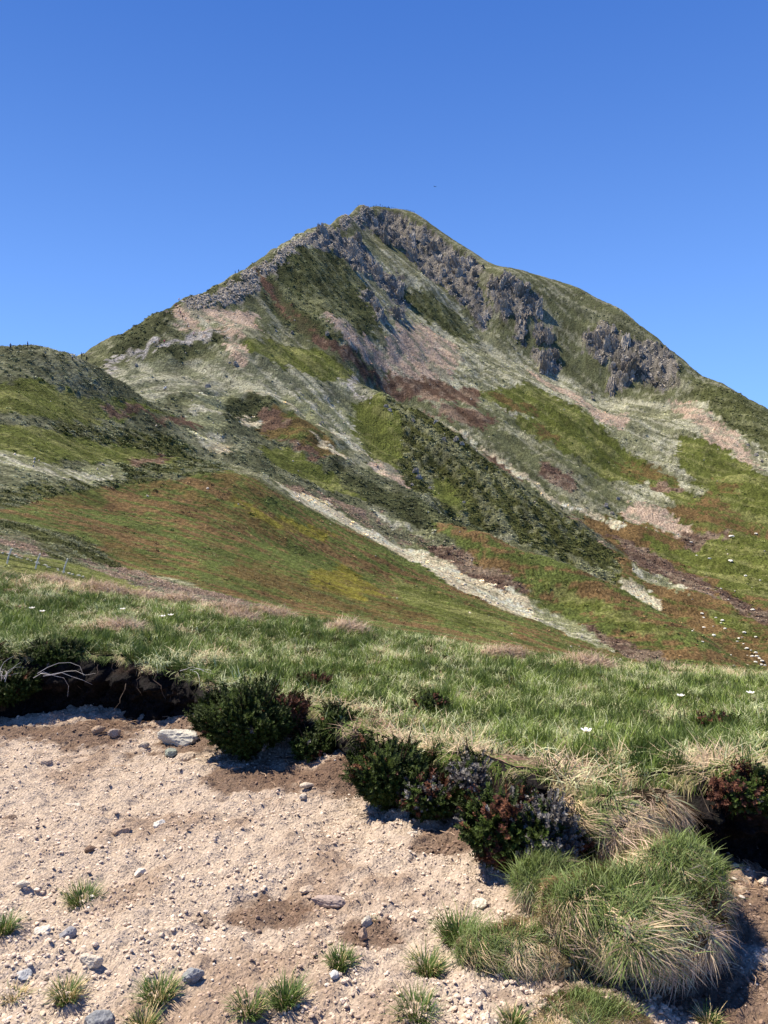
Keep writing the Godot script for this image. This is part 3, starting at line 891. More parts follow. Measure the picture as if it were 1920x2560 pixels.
func build_foreground() -> void:
	turf_bump = noise(41, 0.9, 4)
	soil_a = noise(42, 1.1, 3)
	soil_b = noise(43, 0.16, 3)
	soil_c = noise(44, 0.045, 3)
	edge_noise = noise(45, 0.7, 3)
	patchy = noise(46, 1.0, 4)
	meadow_points = triples(MEADOW)
	meadow_weights = spread_weights(meadow_points, 0.6, 0.0)

	# bare soil
	var xs := steps(-12.0, -3.9, 3.2, 12.0, 0.017, 0.4)
	var zs := steps(-8.5, -6.5, -1.9, 6.0, 0.017, 0.4)
	var v := PackedVector3Array()
	var c := PackedColorArray()
	v.resize(xs.size() * zs.size())
	c.resize(v.size())
	for j in zs.size():
		for i in xs.size():
			var k := j * xs.size() + i
			var below := bank_z(xs[i]) - 0.25 > zs[j]
			v[k] = Vector3(xs[i], -0.35 if below else soil(xs[i], zs[j]), zs[j])
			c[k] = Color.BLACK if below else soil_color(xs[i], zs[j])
	tag(put(finish(v, grid_normals(v, xs.size(), zs.size()), c, grid_index(xs.size(), zs.size())), M.soil, "ground"), "bare pale crumbly soil in front of the peat edge", "", "", "structure")

	# meadow turf behind the edge
	xs = steps(-12.0, -4.6, 5.0, 12.0, 0.04, 0.5)
	var rows := 120
	v = PackedVector3Array()
	c = PackedColorArray()
	v.resize(xs.size() * rows)
	c.resize(v.size())
	for i in xs.size():
		var edge := bank_z(xs[i])
		for j in rows:
			var t := 1.0 - float(j) / (rows - 1)
			var z := lerpf(edge, -20.0, t * t * 0.75 + t * 0.25)
			var k := j * xs.size() + i
			v[k] = Vector3(xs[i], meadow(xs[i], z), z)
			c[k] = dim(hex("a98d78") if bare(xs[i], z) else hex("4a4a2c"), 1.0 + 0.4 * turf_bump.get_noise_2d(xs[i] * 6.0, z * 6.0))
	tag(put(finish(v, grid_normals(v, xs.size(), rows), c, grid_index(xs.size(), rows)), M.turf, "meadow"), "rough grass meadow sloping away behind the peat edge", "", "", "structure")

	# the peat face under the turf: overhanging lip, hollow middle, crumbling foot
	var lumps := noise(47, 0.16, 4)
	var crumbs := noise(48, 0.04, 2)
	xs = steps(-12.0, -4.2, 4.0, 12.0, 0.022, 0.5)
	rows = 34
	v = PackedVector3Array()
	c = PackedColorArray()
	v.resize(xs.size() * rows)
	c.resize(v.size())
	for i in xs.size():
		var x := xs[i]
		var edge := bank_z(x)
		var top := meadow(x, edge)
		for j in rows:
			var t := float(j) / (rows - 1)
			var y := lerpf(top + 0.004, -0.10, t)
			var z := edge + 0.13 * smoothstep(0.0, 0.35, t) - 0.17 * sin(PI * clampf((t - 0.32) / 0.68, 0.0, 1.0)) + 0.02 * t
			var hold := smoothstep(0.0, 0.12, t)
			z += hold * (0.15 * lumps.get_noise_3d(x, y * 1.3, 0.0) + 0.035 * crumbs.get_noise_3d(x, y, 3.0))
			var k := j * xs.size() + i
			v[k] = Vector3(x + hold * 0.03 * lumps.get_noise_3d(x, y, 9.0), y + hold * 0.02 * crumbs.get_noise_3d(x, y, 7.0), z)
			c[k] = dim(hex("2f2c2b").lerp(hex("4a3d34"), smoothstep(0.1, 0.5, lumps.get_noise_3d(x * 0.6, y, 20.0))), 1.0 + 0.3 * crumbs.get_noise_3d(x, y, 40.0))
	tag(put(finish(v, grid_normals(v, xs.size(), rows), c, grid_index(xs.size(), rows)), M.peat, "peat_bank"), "dark crumbling peat face under the overhanging turf", "", "", "structure")


# ------------------------------------------------------------ plants of the bank
func sprig(seed_value: int, rows: int, per_row: int, leaf: float) -> ArrayMesh:   # a heather shoot one metre long: stem and needle leaves
	var r := RandomNumberGenerator.new()
	r.seed = seed_value
	var s := Shape.new()
	var bend := Vector3(r.randf_range(-0.2, 0.2), 0, r.randf_range(-0.2, 0.2))
	s.tri(Vector3(-0.03, 0, 0), Vector3(0.03, 0, 0), Vector3(0, 1, 0) + bend, Color(0.55, 0.4, 0.3))
	for k in rows:
		var t := (k + 0.6) / rows
		var at := Vector3(0, t, 0) + bend * t * t
		for q in per_row:
			var w := TAU * (q + r.randf() * 0.7) / per_row + k * 1.1
			var out := Vector3(cos(w), r.randf_range(0.5, 1.1), sin(w)).normalized()
			var side := out.cross(Vector3.UP).normalized() * leaf * 0.22
			var len := leaf * r.randf_range(0.7, 1.2) * (1.2 - 0.5 * t)
			var tone := r.randf_range(0.7, 1.25)
			s.quad(at - side * 0.4, at + out * len * 0.55 - side, at + out * len, at + out * len * 0.55 + side, Color(tone, tone, tone))
	return s.done()


func tuft(seed_value: int, count: int, high: float, spread_r: float, lean: float, wide: float, one_way := 0.0) -> ArrayMesh:
	var r := RandomNumberGenerator.new()
	r.seed = seed_value
	var s := Shape.new()
	for k in count:
		var w := r.randf() * TAU
		var out := Vector3(cos(w), 0, sin(w))
		out = (out * (1.0 - one_way) + Vector3(1, 0, 0.5 * r.randfn()) * one_way).normalized()
		var from := Vector3(r.randfn(), 0, r.randfn()) * spread_r * 0.5
		var h := high * r.randf_range(0.55, 1.15)
		var tone := r.randf_range(0.7, 1.3)
		var col := Color(tone * r.randf_range(0.92, 1.1), tone, tone * r.randf_range(0.85, 1.1))
		s.blade(from - Vector3(0, 0.012, 0), out, h, h * lean * r.randf_range(0.4, 1.4), h * lean * r.randf_range(0.2, 0.9), wide * r.randf_range(0.6, 1.3), col, Color(tone * 1.15, tone * 1.1, tone))
	return s.done()


const GREEN_LEAF := ["313d16", "3b4a1a", "2a3514"]
const RUST_LEAF := ["553428", "674432", "4a2e24"]
const GREY_LEAF := ["65625f", "7d7974", "4b4746"]
var shoots: Array = []
var shrub_noise: FastNoiseLite


# heather: rust and grey are the shares of rusty and of dead grey shoots
func heather(at: Vector3, size: Vector3, count: int, rust: float, grey: float, label: String) -> void:
	var o := base("heather_shrub", at)
	tag(o, label, "shrub", "heather shrubs along the peat edge")
	var wood := Shape.new()
	for k in 12:
		var w := TAU * k / 12.0 + rng.randf()
		var tip := Vector3(cos(w) * size.x, size.y * rng.randf_range(0.9, 1.6), sin(w) * size.z) * rng.randf_range(0.45, 0.75)
		wood.tube([Vector3(rng.randfn() * 0.02, -0.03, rng.randfn() * 0.02), tip * 0.5 + Vector3(0, 0.02, 0), tip], 0.008, 0.003, 5, hex("3d2f26"))
	put(wood.done(), M.twig, "branches", o)
	var places := [[], [], []]
	var tones := [PackedColorArray(), PackedColorArray(), PackedColorArray()]
	for k in count:
		var d := Vector3(rng.randfn(), rng.randfn(), rng.randfn()).normalized()
		d.y = d.y * 0.75 + 0.25
		var lump := 0.82 + 0.45 * shrub_noise.get_noise_3dv((at + d * size) * 1.0)
		var r := lump * pow(rng.randf(), 0.28)
		var p := Vector3(d.x * size.x, size.y * (0.48 + d.y * 0.52), d.z * size.z) * r
		p.y = maxf(p.y, 0.0)
		var aim := (Vector3(d.x, d.y * 0.7 + 0.55, d.z) + Vector3(rng.randfn(), rng.randfn(), rng.randfn()) * 0.3).normalized()
		var b := turned(rng.randf() * TAU, aim).scaled(Vector3.ONE * rng.randf_range(0.035, 0.075))
		var which := rng.randi() % 3
		places[which].append(Transform3D(b, p))
		var zone := shrub_noise.get_noise_3dv((at + p) * 0.8 + Vector3(7, 3, 1)) + rng.randf_range(-0.25, 0.25)
		var zone2 := shrub_noise.get_noise_3dv((at + p) * 0.8 + Vector3(-17, 3, 11)) + rng.randf_range(-0.25, 0.25)
		var pick: Array = GREEN_LEAF
		if zone2 > 0.75 - grey * 1.5:
			pick = GREY_LEAF
		elif zone > 0.75 - rust * 1.5:
			pick = RUST_LEAF
		tones[which].append(hex(pick[rng.randi() % 3]))
	for q in 3:
		many(shoots[q], M.leaf, "foliage", places[q], tones[q], o)


func build_bank_plants() -> void:
	shrub_noise = noise(51, 0.16, 3)
	for k in 3:
		shoots.append(sprig(60 + k, 7, 4, 0.30))
	heather(Vector3(-0.90, 0, -5.0), Vector3(0.36, 0.52, 0.26), 4600, 0.12, 0.0, "large dark green heather shrub against the middle of the peat face")
	heather(Vector3(-0.66, 0.16, -5.05), Vector3(0.14, 0.26, 0.12), 900, 0.42, 0.1, "rusty heather beside the hanging roots")
	heather(Vector3(-0.46, 0, -4.92), Vector3(0.12, 0.20, 0.11), 800, 0.2, 0.0, "small green heather at the foot of the hanging roots")
	heather(Vector3(-0.32, 0.08, -4.98), Vector3(0.10, 0.26, 0.10), 700, 0.15, 0.0, "narrow green heather below the worn spot of turf")
	heather(Vector3(0.04, 0, -4.16), Vector3(0.25, 0.38, 0.20), 3200, 0.16, 0.0, "rounded green heather shrub left of the grey dead one")
	heather(Vector3(0.24, 0, -3.98), Vector3(0.16, 0.25, 0.12), 1300, 0.34, 0.2, "low rust-flecked heather in front of the rounded green shrub")
	heather(Vector3(0.47, 0.03, -4.02), Vector3(0.12, 0.34, 0.12), 1300, 0.1, 0.62, "narrow grey dead heather between two leafy shrubs")
	heather(Vector3(0.55, 0, -3.42), Vector3(0.20, 0.38, 0.17), 2600, 0.36, 0.1, "rusty brown heather shrub beside the straw-edged tussock")
	heather(Vector3(0.70, 0.02, -3.30), Vector3(0.13, 0.36, 0.11), 1900, 0.12, 0.7, "grey dead heather in front of the rusty brown shrub")
	heather(Vector3(0.82, 0.04, -3.38), Vector3(0.12, 0.20, 0.10), 900, 0.4, 0.0, "low rusty heather under the straw-edged tussock")
	heather(Vector3(-2.95, 0.10, -5.92), Vector3(0.34, 0.34, 0.20), 2400, 0.2, 0.0, "dark heather at the peat face below the bleached twigs")
	heather(Vector3(-3.15, 0.30, -6.0), Vector3(0.22, 0.28, 0.16), 1300, 0.55, 0.1, "rust-brown heather at the left end of the peat edge")
	heather(Vector3(-2.60, 0.36, -6.12), Vector3(0.30, 0.20, 0.14), 1500, 0.1, 0.1, "green heather trailing over the lip behind the bleached twigs")
	heather(Vector3(1.66, 0.25, -3.42), Vector3(0.21, 0.19, 0.09), 1700, 0.62, 0.05, "red-brown heather hanging over the dark hollow")
	heather(Vector3(2.0, 0.24, -3.32), Vector3(0.2, 0.26, 0.12), 1100, 0.6, 0.1, "red-brown heather at the right end of the peat edge")

	for a in [[0.35, -5.60, "low rusty heather in the meadow straight above the rounded green shrub"], [-0.55, -5.95, "low rusty heather in the meadow above the hanging roots"], [2.20, -5.05, "low rusty heather in the meadow behind the dark hollow"]]:
		heather(Vector3(a[0], meadow(a[0], a[1]), a[1]), Vector3(0.14, 0.06, 0.09), 260, 0.5, 0.05, a[2])
	build_tussocks()
	build_roots()


# a sod of turf: a mound of peat under long grass, living on top and dead round the sides
func tussock(at: Vector3, size: Vector3, count: int, straw: float, high: float, label: String, group := "grass tussocks in front of the peat edge") -> void:
	var o := base("grass_tussock", at)
	tag(o, label, "grass tussock", group)
	var nz := noise(int(at.x * 100.0) + 900, 0.26, 3)
	var b := ball(4)
	var p: Array = b[0]
	var where := func(d: Vector3) -> Vector3:
		var r := 1.0 + 0.5 * nz.get_noise_3dv(d * size * 1.0)
		var q := d * r
		var under := smoothstep(0.25, -0.5, q.y)
		return Vector3(q.x * size.x * (1.0 - 0.42 * under), size.y * (0.5 + 0.5 * q.y), q.z * size.z * (1.0 - 0.42 * under))
	var s := Shape.new()
	for f in b[1]:
		s.tri(where.call(p[f[0]]), where.call(p[f[2]]), where.call(p[f[1]]), dim(hex("3a3024") if size.y > 0.25 else hex("8a7a5c"), rng.randf_range(0.8, 1.2)))
	put(s.done(), M.peat, "sod", o)
	var live := []
	var live_tone := PackedColorArray()
	var dead := []
	var dead_tone := PackedColorArray()
	var top := []
	var top_tone := PackedColorArray()
	var fall := Vector3(rng.randf_range(-0.6, 0.6), 0, rng.randf_range(0.3, 1.0))
	for m in count / 34:   # leaves grow in clumps that fall one way
		var heart := Vector3(rng.randfn(), rng.randfn(), rng.randfn()).normalized()
		heart.y = absf(heart.y) * 1.1 - 0.24
		heart = heart.normalized()
		var swing := rng.randfn() * 0.3
		var long := rng.randf_range(0.75, 1.3) * high / 0.15
		var at_heart: Vector3 = where.call(heart)
		var patch := nz.get_noise_3dv(at_heart * 0.7 + Vector3(5, 5, 5)) * 1.6 + rng.randf_range(-0.28, 0.28)
		var is_dead := patch + (0.5 - heart.y) * 0.5 > 0.95 - straw * 1.7
		var tone := rng.randf_range(0.75, 1.2)
		for k in 34:
			var d := (heart + Vector3(rng.randfn(), rng.randfn(), rng.randfn()) * 0.26).normalized()
			var q: Vector3 = where.call(d)
			var out := (Vector3(d.x / size.x, 0, d.z / size.z).normalized() + fall * 0.6 + Vector3(nz.get_noise_3dv(q * 2.2 + Vector3(9, 0, 0)), 0, nz.get_noise_3dv(q * 2.2 - Vector3(9, 0, 0))) * 2.2).normalized()
			var yaw := atan2(-out.z, out.x) + swing + rng.randfn() * 0.3
			var lean := Vector3(d.x, maxf(d.y, -0.1) + 0.12, d.z) + Vector3(rng.randfn(), rng.randfn(), rng.randfn()) * 0.12
			var t := Transform3D(turned(yaw, lean).scaled(Vector3.ONE * long * rng.randf_range(0.7, 1.15)), q)
			if d.y > 0.15 and rng.randf() < 0.34 and not is_dead:   # young leaves stand up between the old
				top.append(Transform3D(turned(rng.randf() * TAU, Vector3(d.x * 0.5, 1.0, d.z * 0.5)).scaled(Vector3.ONE * long * rng.randf_range(0.5, 1.0)), q))
				top_tone.append(dim(hex("5d7034").lerp(hex("95a070"), rng.randf() * rng.randf()), tone * rng.randf_range(0.7, 1.2)))
			elif is_dead != (rng.randf() < 0.16):
				dead.append(t)
				dead_tone.append(dim(hex("c9b48e").lerp(hex("ab9484"), rng.randf()), tone * rng.randf_range(0.75, 1.2)))
			else:
				live.append(t)
				live_tone.append(dim(hex("66733f").lerp(hex("a8ac92"), clampf(patch * 0.8 + rng.randf() * 0.55, 0.0, 1.0)), tone * rng.randf_range(0.7, 1.2)))
	many(combed, M.blade, "living_blades", live, live_tone, o)
	many(combed, M.straw, "dead_blades", dead, dead_tone, o)
	many(young, M.blade, "young_blades", top, top_tone, o)


var combed: ArrayMesh
var young: ArrayMesh


func shaggy(seed_value: int, count: int) -> ArrayMesh:   # long leaves combed one way, as they lie down a tussock
	var r := RandomNumberGenerator.new()
	r.seed = seed_value
	var s := Shape.new()
	for k in count:
		var out := Vector3(1, 0, 0.45 * r.randfn()).normalized()
		var len := r.randf_range(0.07, 0.17)
		var tone := r.randf_range(0.65, 1.3)
		s.blade(Vector3(r.randfn(), 0, r.randfn()) * 0.02 - Vector3(0, 0.01, 0), out, len * r.randf_range(0.12, 0.42), len * r.randf_range(0.7, 1.05), len * r.randf_range(0.05, 0.4), r.randf_range(0.002, 0.004), Color(tone, tone, tone * r.randf_range(0.85, 1.1)), Color(tone * 1.15, tone * 1.1, tone))
	return s.done()


func build_tussocks() -> void:
	combed = shaggy(71, 10)
	young = tuft(86, 12, 0.10, 0.05, 0.6, 0.0034)
	tussock(Vector3(0.90, -0.03, -2.76), Vector3(0.29, 0.31, 0.24), 5200, 0.74, 0.15, "largest shaggy grass tussock, at the tip of the turf tongue")
	tussock(Vector3(1.11, -0.02, -2.98), Vector3(0.17, 0.31, 0.22), 2600, 0.72, 0.15, "tussock with a straw parting just behind the largest one")
	tussock(Vector3(1.07, 0.02, -3.42), Vector3(0.27, 0.33, 0.15), 2400, 0.74, 0.15, "wide tussock with a straw-coloured fringe beside the dark hollow")
	tussock(Vector3(0.50, -0.02, -2.74), Vector3(0.20, 0.12, 0.12), 1700, 0.58, 0.11, "low tussock with a dead fringe left of the largest one")
	tussock(Vector3(0.64, -0.03, -2.42), Vector3(0.17, 0.05, 0.12), 2200, 0.64, 0.08, "flat half-dead grass mat nearest the camera")
	tussock(Vector3(0.66, -0.02, -3.10), Vector3(0.10, 0.20, 0.09), 1300, 0.3, 0.14, "small upright green tussock below the grey dead heather")

	var upright := tuft(85, 16, 0.13, 0.06, 0.9, 0.0042)
	var crest := [
		[-5.0, -11.6, "pale straw tussock on the meadow crest, the one under the first fence post"], [-4.2, -11.4, "pale straw tussock on the meadow crest, second one from the fence"], [-3.85, -10.9, "pale straw tussock on the meadow crest, third one from the fence"],
		[-3.4, -10.9, "pale straw tussock on the meadow crest, fourth one from the fence"], [-2.85, -10.9, "pale straw tussock on the meadow crest, fifth one from the fence"], [-2.1, -10.2, "pale straw tussock on the meadow crest, sixth one from the fence"],
		[-1.75, -9.2, "straw tussock standing in front of the meadow crest, upper left of the middle"], [-1.45, -10.1, "pale straw tussock on the meadow crest, seventh one from the fence"], [-0.45, -9.2, "small straw tussock on the meadow crest above the middle of the soil"],
		[1.4, -8.9, "pale straw tussock on the right half of the meadow crest, the wider one"], [2.3, -8.6, "pale straw tussock on the right half of the meadow crest, the smaller one"], [-2.6, -7.4, "straw patch in the meadow between the white flowers and the peat"],
	]
	for a in crest:
		var o := base("straw_tussock", Vector3(a[0], meadow(a[0], a[1]), a[1]))
		tag(o, a[2], "grass tussock", "straw tussocks along the meadow crest")
		var places := []
		var tones := PackedColorArray()
		for k in 150:
			var w := rng.randf() * TAU
			var far := sqrt(rng.randf())
			var at := Vector3(cos(w) * far * 0.30, 0.07 * (1.0 - far * far), sin(w) * far * 0.18)
			at.y += meadow(a[0] + at.x, a[1] + at.z) - o.position.y
			places.append(Transform3D(turned(rng.randf() * TAU, Vector3(cos(w) * far * 0.8, 1.0, sin(w) * far * 0.8)).scaled(Vector3.ONE * rng.randf_range(0.8, 1.3)), at))
			tones.append(dim(hex("cdb798").lerp(hex("a98f80"), rng.randf()), rng.randf_range(0.7, 1.15)))
		many(upright, M.straw, "dead_blades", places, tones, o)


func build_roots() -> void:
	for a in [[-2.35, 0.9, 5, "thin pale roots dangling from the dark peat face"], [-1.75, 0.8, 5, "fine roots hanging in the shaded peat right of the pale stone"], [-0.60, 1.0, 9, "pale bundle of roots hanging beside the rusty heather"], [1.62, 0.7, 4, "thin roots in the dark hollow"]]:
		var x: float = a[0]
		var z := bank_z(x) + 0.06
		var y := meadow(x, bank_z(x)) - 0.06
		var o := base("hanging_root", Vector3(x, y, z))
		tag(o, a[3], "roots", "roots hanging from the peat")
		for k in int(a[2]):
			var s := Shape.new()
			var p := Vector3(rng.randfn() * (0.05 if x > -0.7 and x < -0.5 else 0.22), rng.randf_range(-0.05, 0.02), rng.randf_range(-0.03, 0.03))
			var pts := [p]
			for q in 5:
				p += Vector3(rng.randfn() * 0.022, -rng.randf_range(0.02, 0.06) * float(a[1]), rng.randfn() * 0.02)
				pts.append(p)
			s.tube(pts, 0.0032, 0.001, 5, dim(hex("6b5c50"), rng.randf_range(0.5, 1.2)))
			put(s.done(), M.twig, "root", o)
	# bleached dead heather wood over the left end of the edge
	var spots := [
		[Vector3(-2.86, 0.36, -5.75), Vector3(0.5, 0.85, 0), "tangle of bleached white twigs at the left end of the edge", 9, 0.17],
		[Vector3(-2.62, 0.36, -5.80), Vector3(1, 0.42, -0.1), "long bleached branch lying along the turf lip", 4, 0.34],
		[Vector3(-1.42, 0.42, -5.72), Vector3(1, 0.1, 0.2), "short bleached twigs on the lip above the pale stone", 4, 0.14],
	]
	for a in spots:
		var o := base("dead_branch", a[0])
		tag(o, a[2], "branch", "bleached dead wood on the turf lip")
		for k in int(a[3]):
			var s := Shape.new()
			var d: Vector3 = (a[1] + Vector3(rng.randfn(), rng.randfn() * 0.7, rng.randfn() * 0.4) * 0.42).normalized()
			var p := Vector3(rng.randfn() * 0.03, rng.randfn() * 0.02, 0.02)
			var pts := [p]
			for q in 5:
				d = (d + Vector3(rng.randfn(), rng.randfn(), rng.randfn()) * 0.3).normalized()
				p += d * float(a[4]) * 0.24
				pts.append(p)
			s.tube(pts, 0.0022, 0.0007, 5, dim(hex("c9c3ba"), rng.randf_range(0.75, 1.1)))
			put(s.done(), M.twig, "twig", o)


# ------------------------------------------------------------ meadow grass and flowers
func build_meadow_grass() -> void:
	var kinds := [tuft(81, 14, 0.12, 0.06, 0.45, 0.0042), tuft(82, 14, 0.10, 0.07, 0.8, 0.004), tuft(83, 12, 0.14, 0.05, 0.35, 0.004), tuft(84, 16, 0.11, 0.08, 1.2, 0.0036)]
	var places := [[], [], [], []]
	var tones := [PackedColorArray(), PackedColorArray(), PackedColorArray(), PackedColorArray()]
	var area := noise(52, 1.6, 4)
	var fine := noise(53, 0.30, 3)
	var k := 0
	while k < 46000:
		var t := rng.randf()
		var x := rng.randf_range(-0.72, 0.76)
		var z := -lerpf(3.3, 13.5, t)
		x *= -z + 0.6
		var edge := bank_z(x)
		if z > edge + 0.02:
			k += 1
			continue
		k += 1
		if bare(x, z) and rng.randf() < 0.9:
			continue
		var y := meadow(x, z)
		var a := 0.55 * area.get_noise_2d(x, z) + 0.95 * fine.get_noise_2d(x, z) - 0.05 + rng.randf_range(-0.25, 0.25)
		var b := area.get_noise_2d(x + 40.0, z * 1.4) + 0.7 * fine.get_noise_2d(x - 30.0, z) + rng.randf_range(-0.3, 0.3)
		var near_lip := smoothstep(0.9, 0.1, edge - z)
		var rim := smoothstep(-9.6, -11.5, z) * smoothstep(-1.5, -3.0, x) + 0.6 * smoothstep(-8.0, -9.3, z) * smoothstep(0.0, 2.0, x)
		var straw_zone := 0.48 * near_lip * smoothstep(-1.0, 0.2, x) + 0.42 * rim
		var kind := 0
		var col := hex("5c7030").lerp(hex("7f9246"), clampf(b + 0.5, 0.0, 1.0))
		if a + straw_zone > 0.5:
			kind = 3
			col = hex("c9b896").lerp(hex("ab9179"), rng.randf())
		elif a + straw_zone * 0.6 > 0.16:
			kind = 1
			col = hex("98a474").lerp(hex("c4c6a0"), rng.randf())
		elif a < -0.25:
			kind = 2
			col = hex("48582c").lerp(hex("5a6d34"), rng.randf())
		elif rng.randf() < 0.2:
			kind = 3
			col = hex("a9ab80")
		var lean := Vector3(rng.randfn() * 0.18, 1.0, rng.randfn() * 0.18)
		if near_lip > 0.75:
			lean += Vector3(0, 0, 0.55)
		var size := rng.randf_range(0.65, 1.2) * (1.0 + 0.35 * fine.get_noise_2d(x * 0.5, z)) * (1.0 + 0.6 * rim * float(kind == 3))
		places[kind].append(Transform3D(turned(rng.randf() * TAU, lean).scaled(Vector3(size, size * (0.8 if kind == 3 else 1.0), size)), Vector3(x, y, z)))
		tones[kind].append(dim(col, rng.randf_range(0.8, 1.4)))
	var words := ["fresh green grass blades all over the meadow", "pale grey-green bent grass in patches on the meadow", "deep green upright grass blades on the meadow", "bleached straw lying in wisps through the meadow"]
	for q in 4:
		tag(many(kinds[q], M.straw if q == 3 else M.blade, "meadow_grass", places[q], tones[q]), words[q], "grass", "meadow grass", "stuff")

	# long grass that hangs over the edge of the turf
	var hang := []
	var hang_tone := PackedColorArray()
	for q in 2600:
		var x := rng.randf_range(-4.0, 3.2)
		if x < -0.9 and rng.randf() < 0.55:
			continue
		var z := bank_z(x) + rng.randf_range(-0.06, 0.04)
		var size := rng.randf_range(0.6, 1.25) * (0.7 if x < -0.9 else 1.0)
		hang.append(Transform3D(turned(-PI / 2 + rng.randfn() * 0.6, Vector3(0, 0.55, 0.7)).scaled(Vector3.ONE * size), Vector3(x, meadow(x, bank_z(x)) - 0.01, z)))
		var f := fine.get_noise_2d(x * 1.5, 5.0) + rng.randf_range(-0.3, 0.3)
		hang_tone.append(dim(hex("657a34").lerp(hex("c4b08c"), smoothstep(-0.25, 0.35, f)), rng.randf_range(0.6, 1.15)))
	tag(many(combed, M.straw, "overhanging_grass", hang, hang_tone), "long grass and straw hanging over the lip of the peat face", "grass", "", "stuff")

	flowers()


func flowers() -> void:
	var r := RandomNumberGenerator.new()
	r.seed = 5
	# [x, z, label]
	for a in [
		[-2.72, -8.0, "white flower standing alone in the grass above the bare peat"], [-2.27, -7.9, "white flower of the close pair, the one toward the fence"], [-2.19, -7.88, "white flower of the close pair, the one away from the fence"],
		[2.35, -6.1, "white flower on the meadow behind the dark hollow"], [2.86, -6.0, "white flower at the far end of the meadow behind the dark hollow"],
		[1.13, -4.28, "largest white flower, near the lip by the worn spot"], [-3.75, -8.2, "yellowish white flower near the left end of the meadow"], [-3.6, -8.1, "yellowish white flower beside the two bleached twigs"],
	]:
		var y := meadow(a[0], a[1])
		var o := base("white_flower", Vector3(a[0], y, a[1]), r.randf() * TAU)
		tag(o, a[2], "flower", "white flowers in the meadow")
		var stem := Shape.new()
		stem.tube([Vector3.ZERO, Vector3(0.005, 0.06, 0), Vector3(0.0, 0.125, 0.004)], 0.0025, 0.002, 5, hex("55692c"))
		put(stem.done(), M.twig, "stem", o)
		var heart := Shape.new()
		heart.tube([Vector3(0, 0.123, 0.004), Vector3(0, 0.132, 0.008)], 0.008, 0.005, 8, hex("d8b23a"))
		put(heart.done(), M.petal, "centre", o)
		for k in 6:
			var w := TAU * k / 6.0
			var d := Vector3(cos(w), 0.45, sin(w)).normalized()
			var side := Vector3(-sin(w), 0, cos(w)) * 0.013
			var c := Vector3(0, 0.124, 0.004)
			var s := Shape.new()
			s.tri(c, c + d * 0.016 + side * 0.9, c + d * 0.016 - side * 0.9, hex("f2efe4"))
			s.quad(c + d * 0.016 - side * 0.9, c + d * 0.016 + side * 0.9, c + d * 0.034 + side * 0.6 + Vector3(0, 0.003, 0), c + d * 0.034 - side * 0.6 + Vector3(0, 0.003, 0), hex("f2efe4"))
			put(s.done(), M.petal, "petal", o)


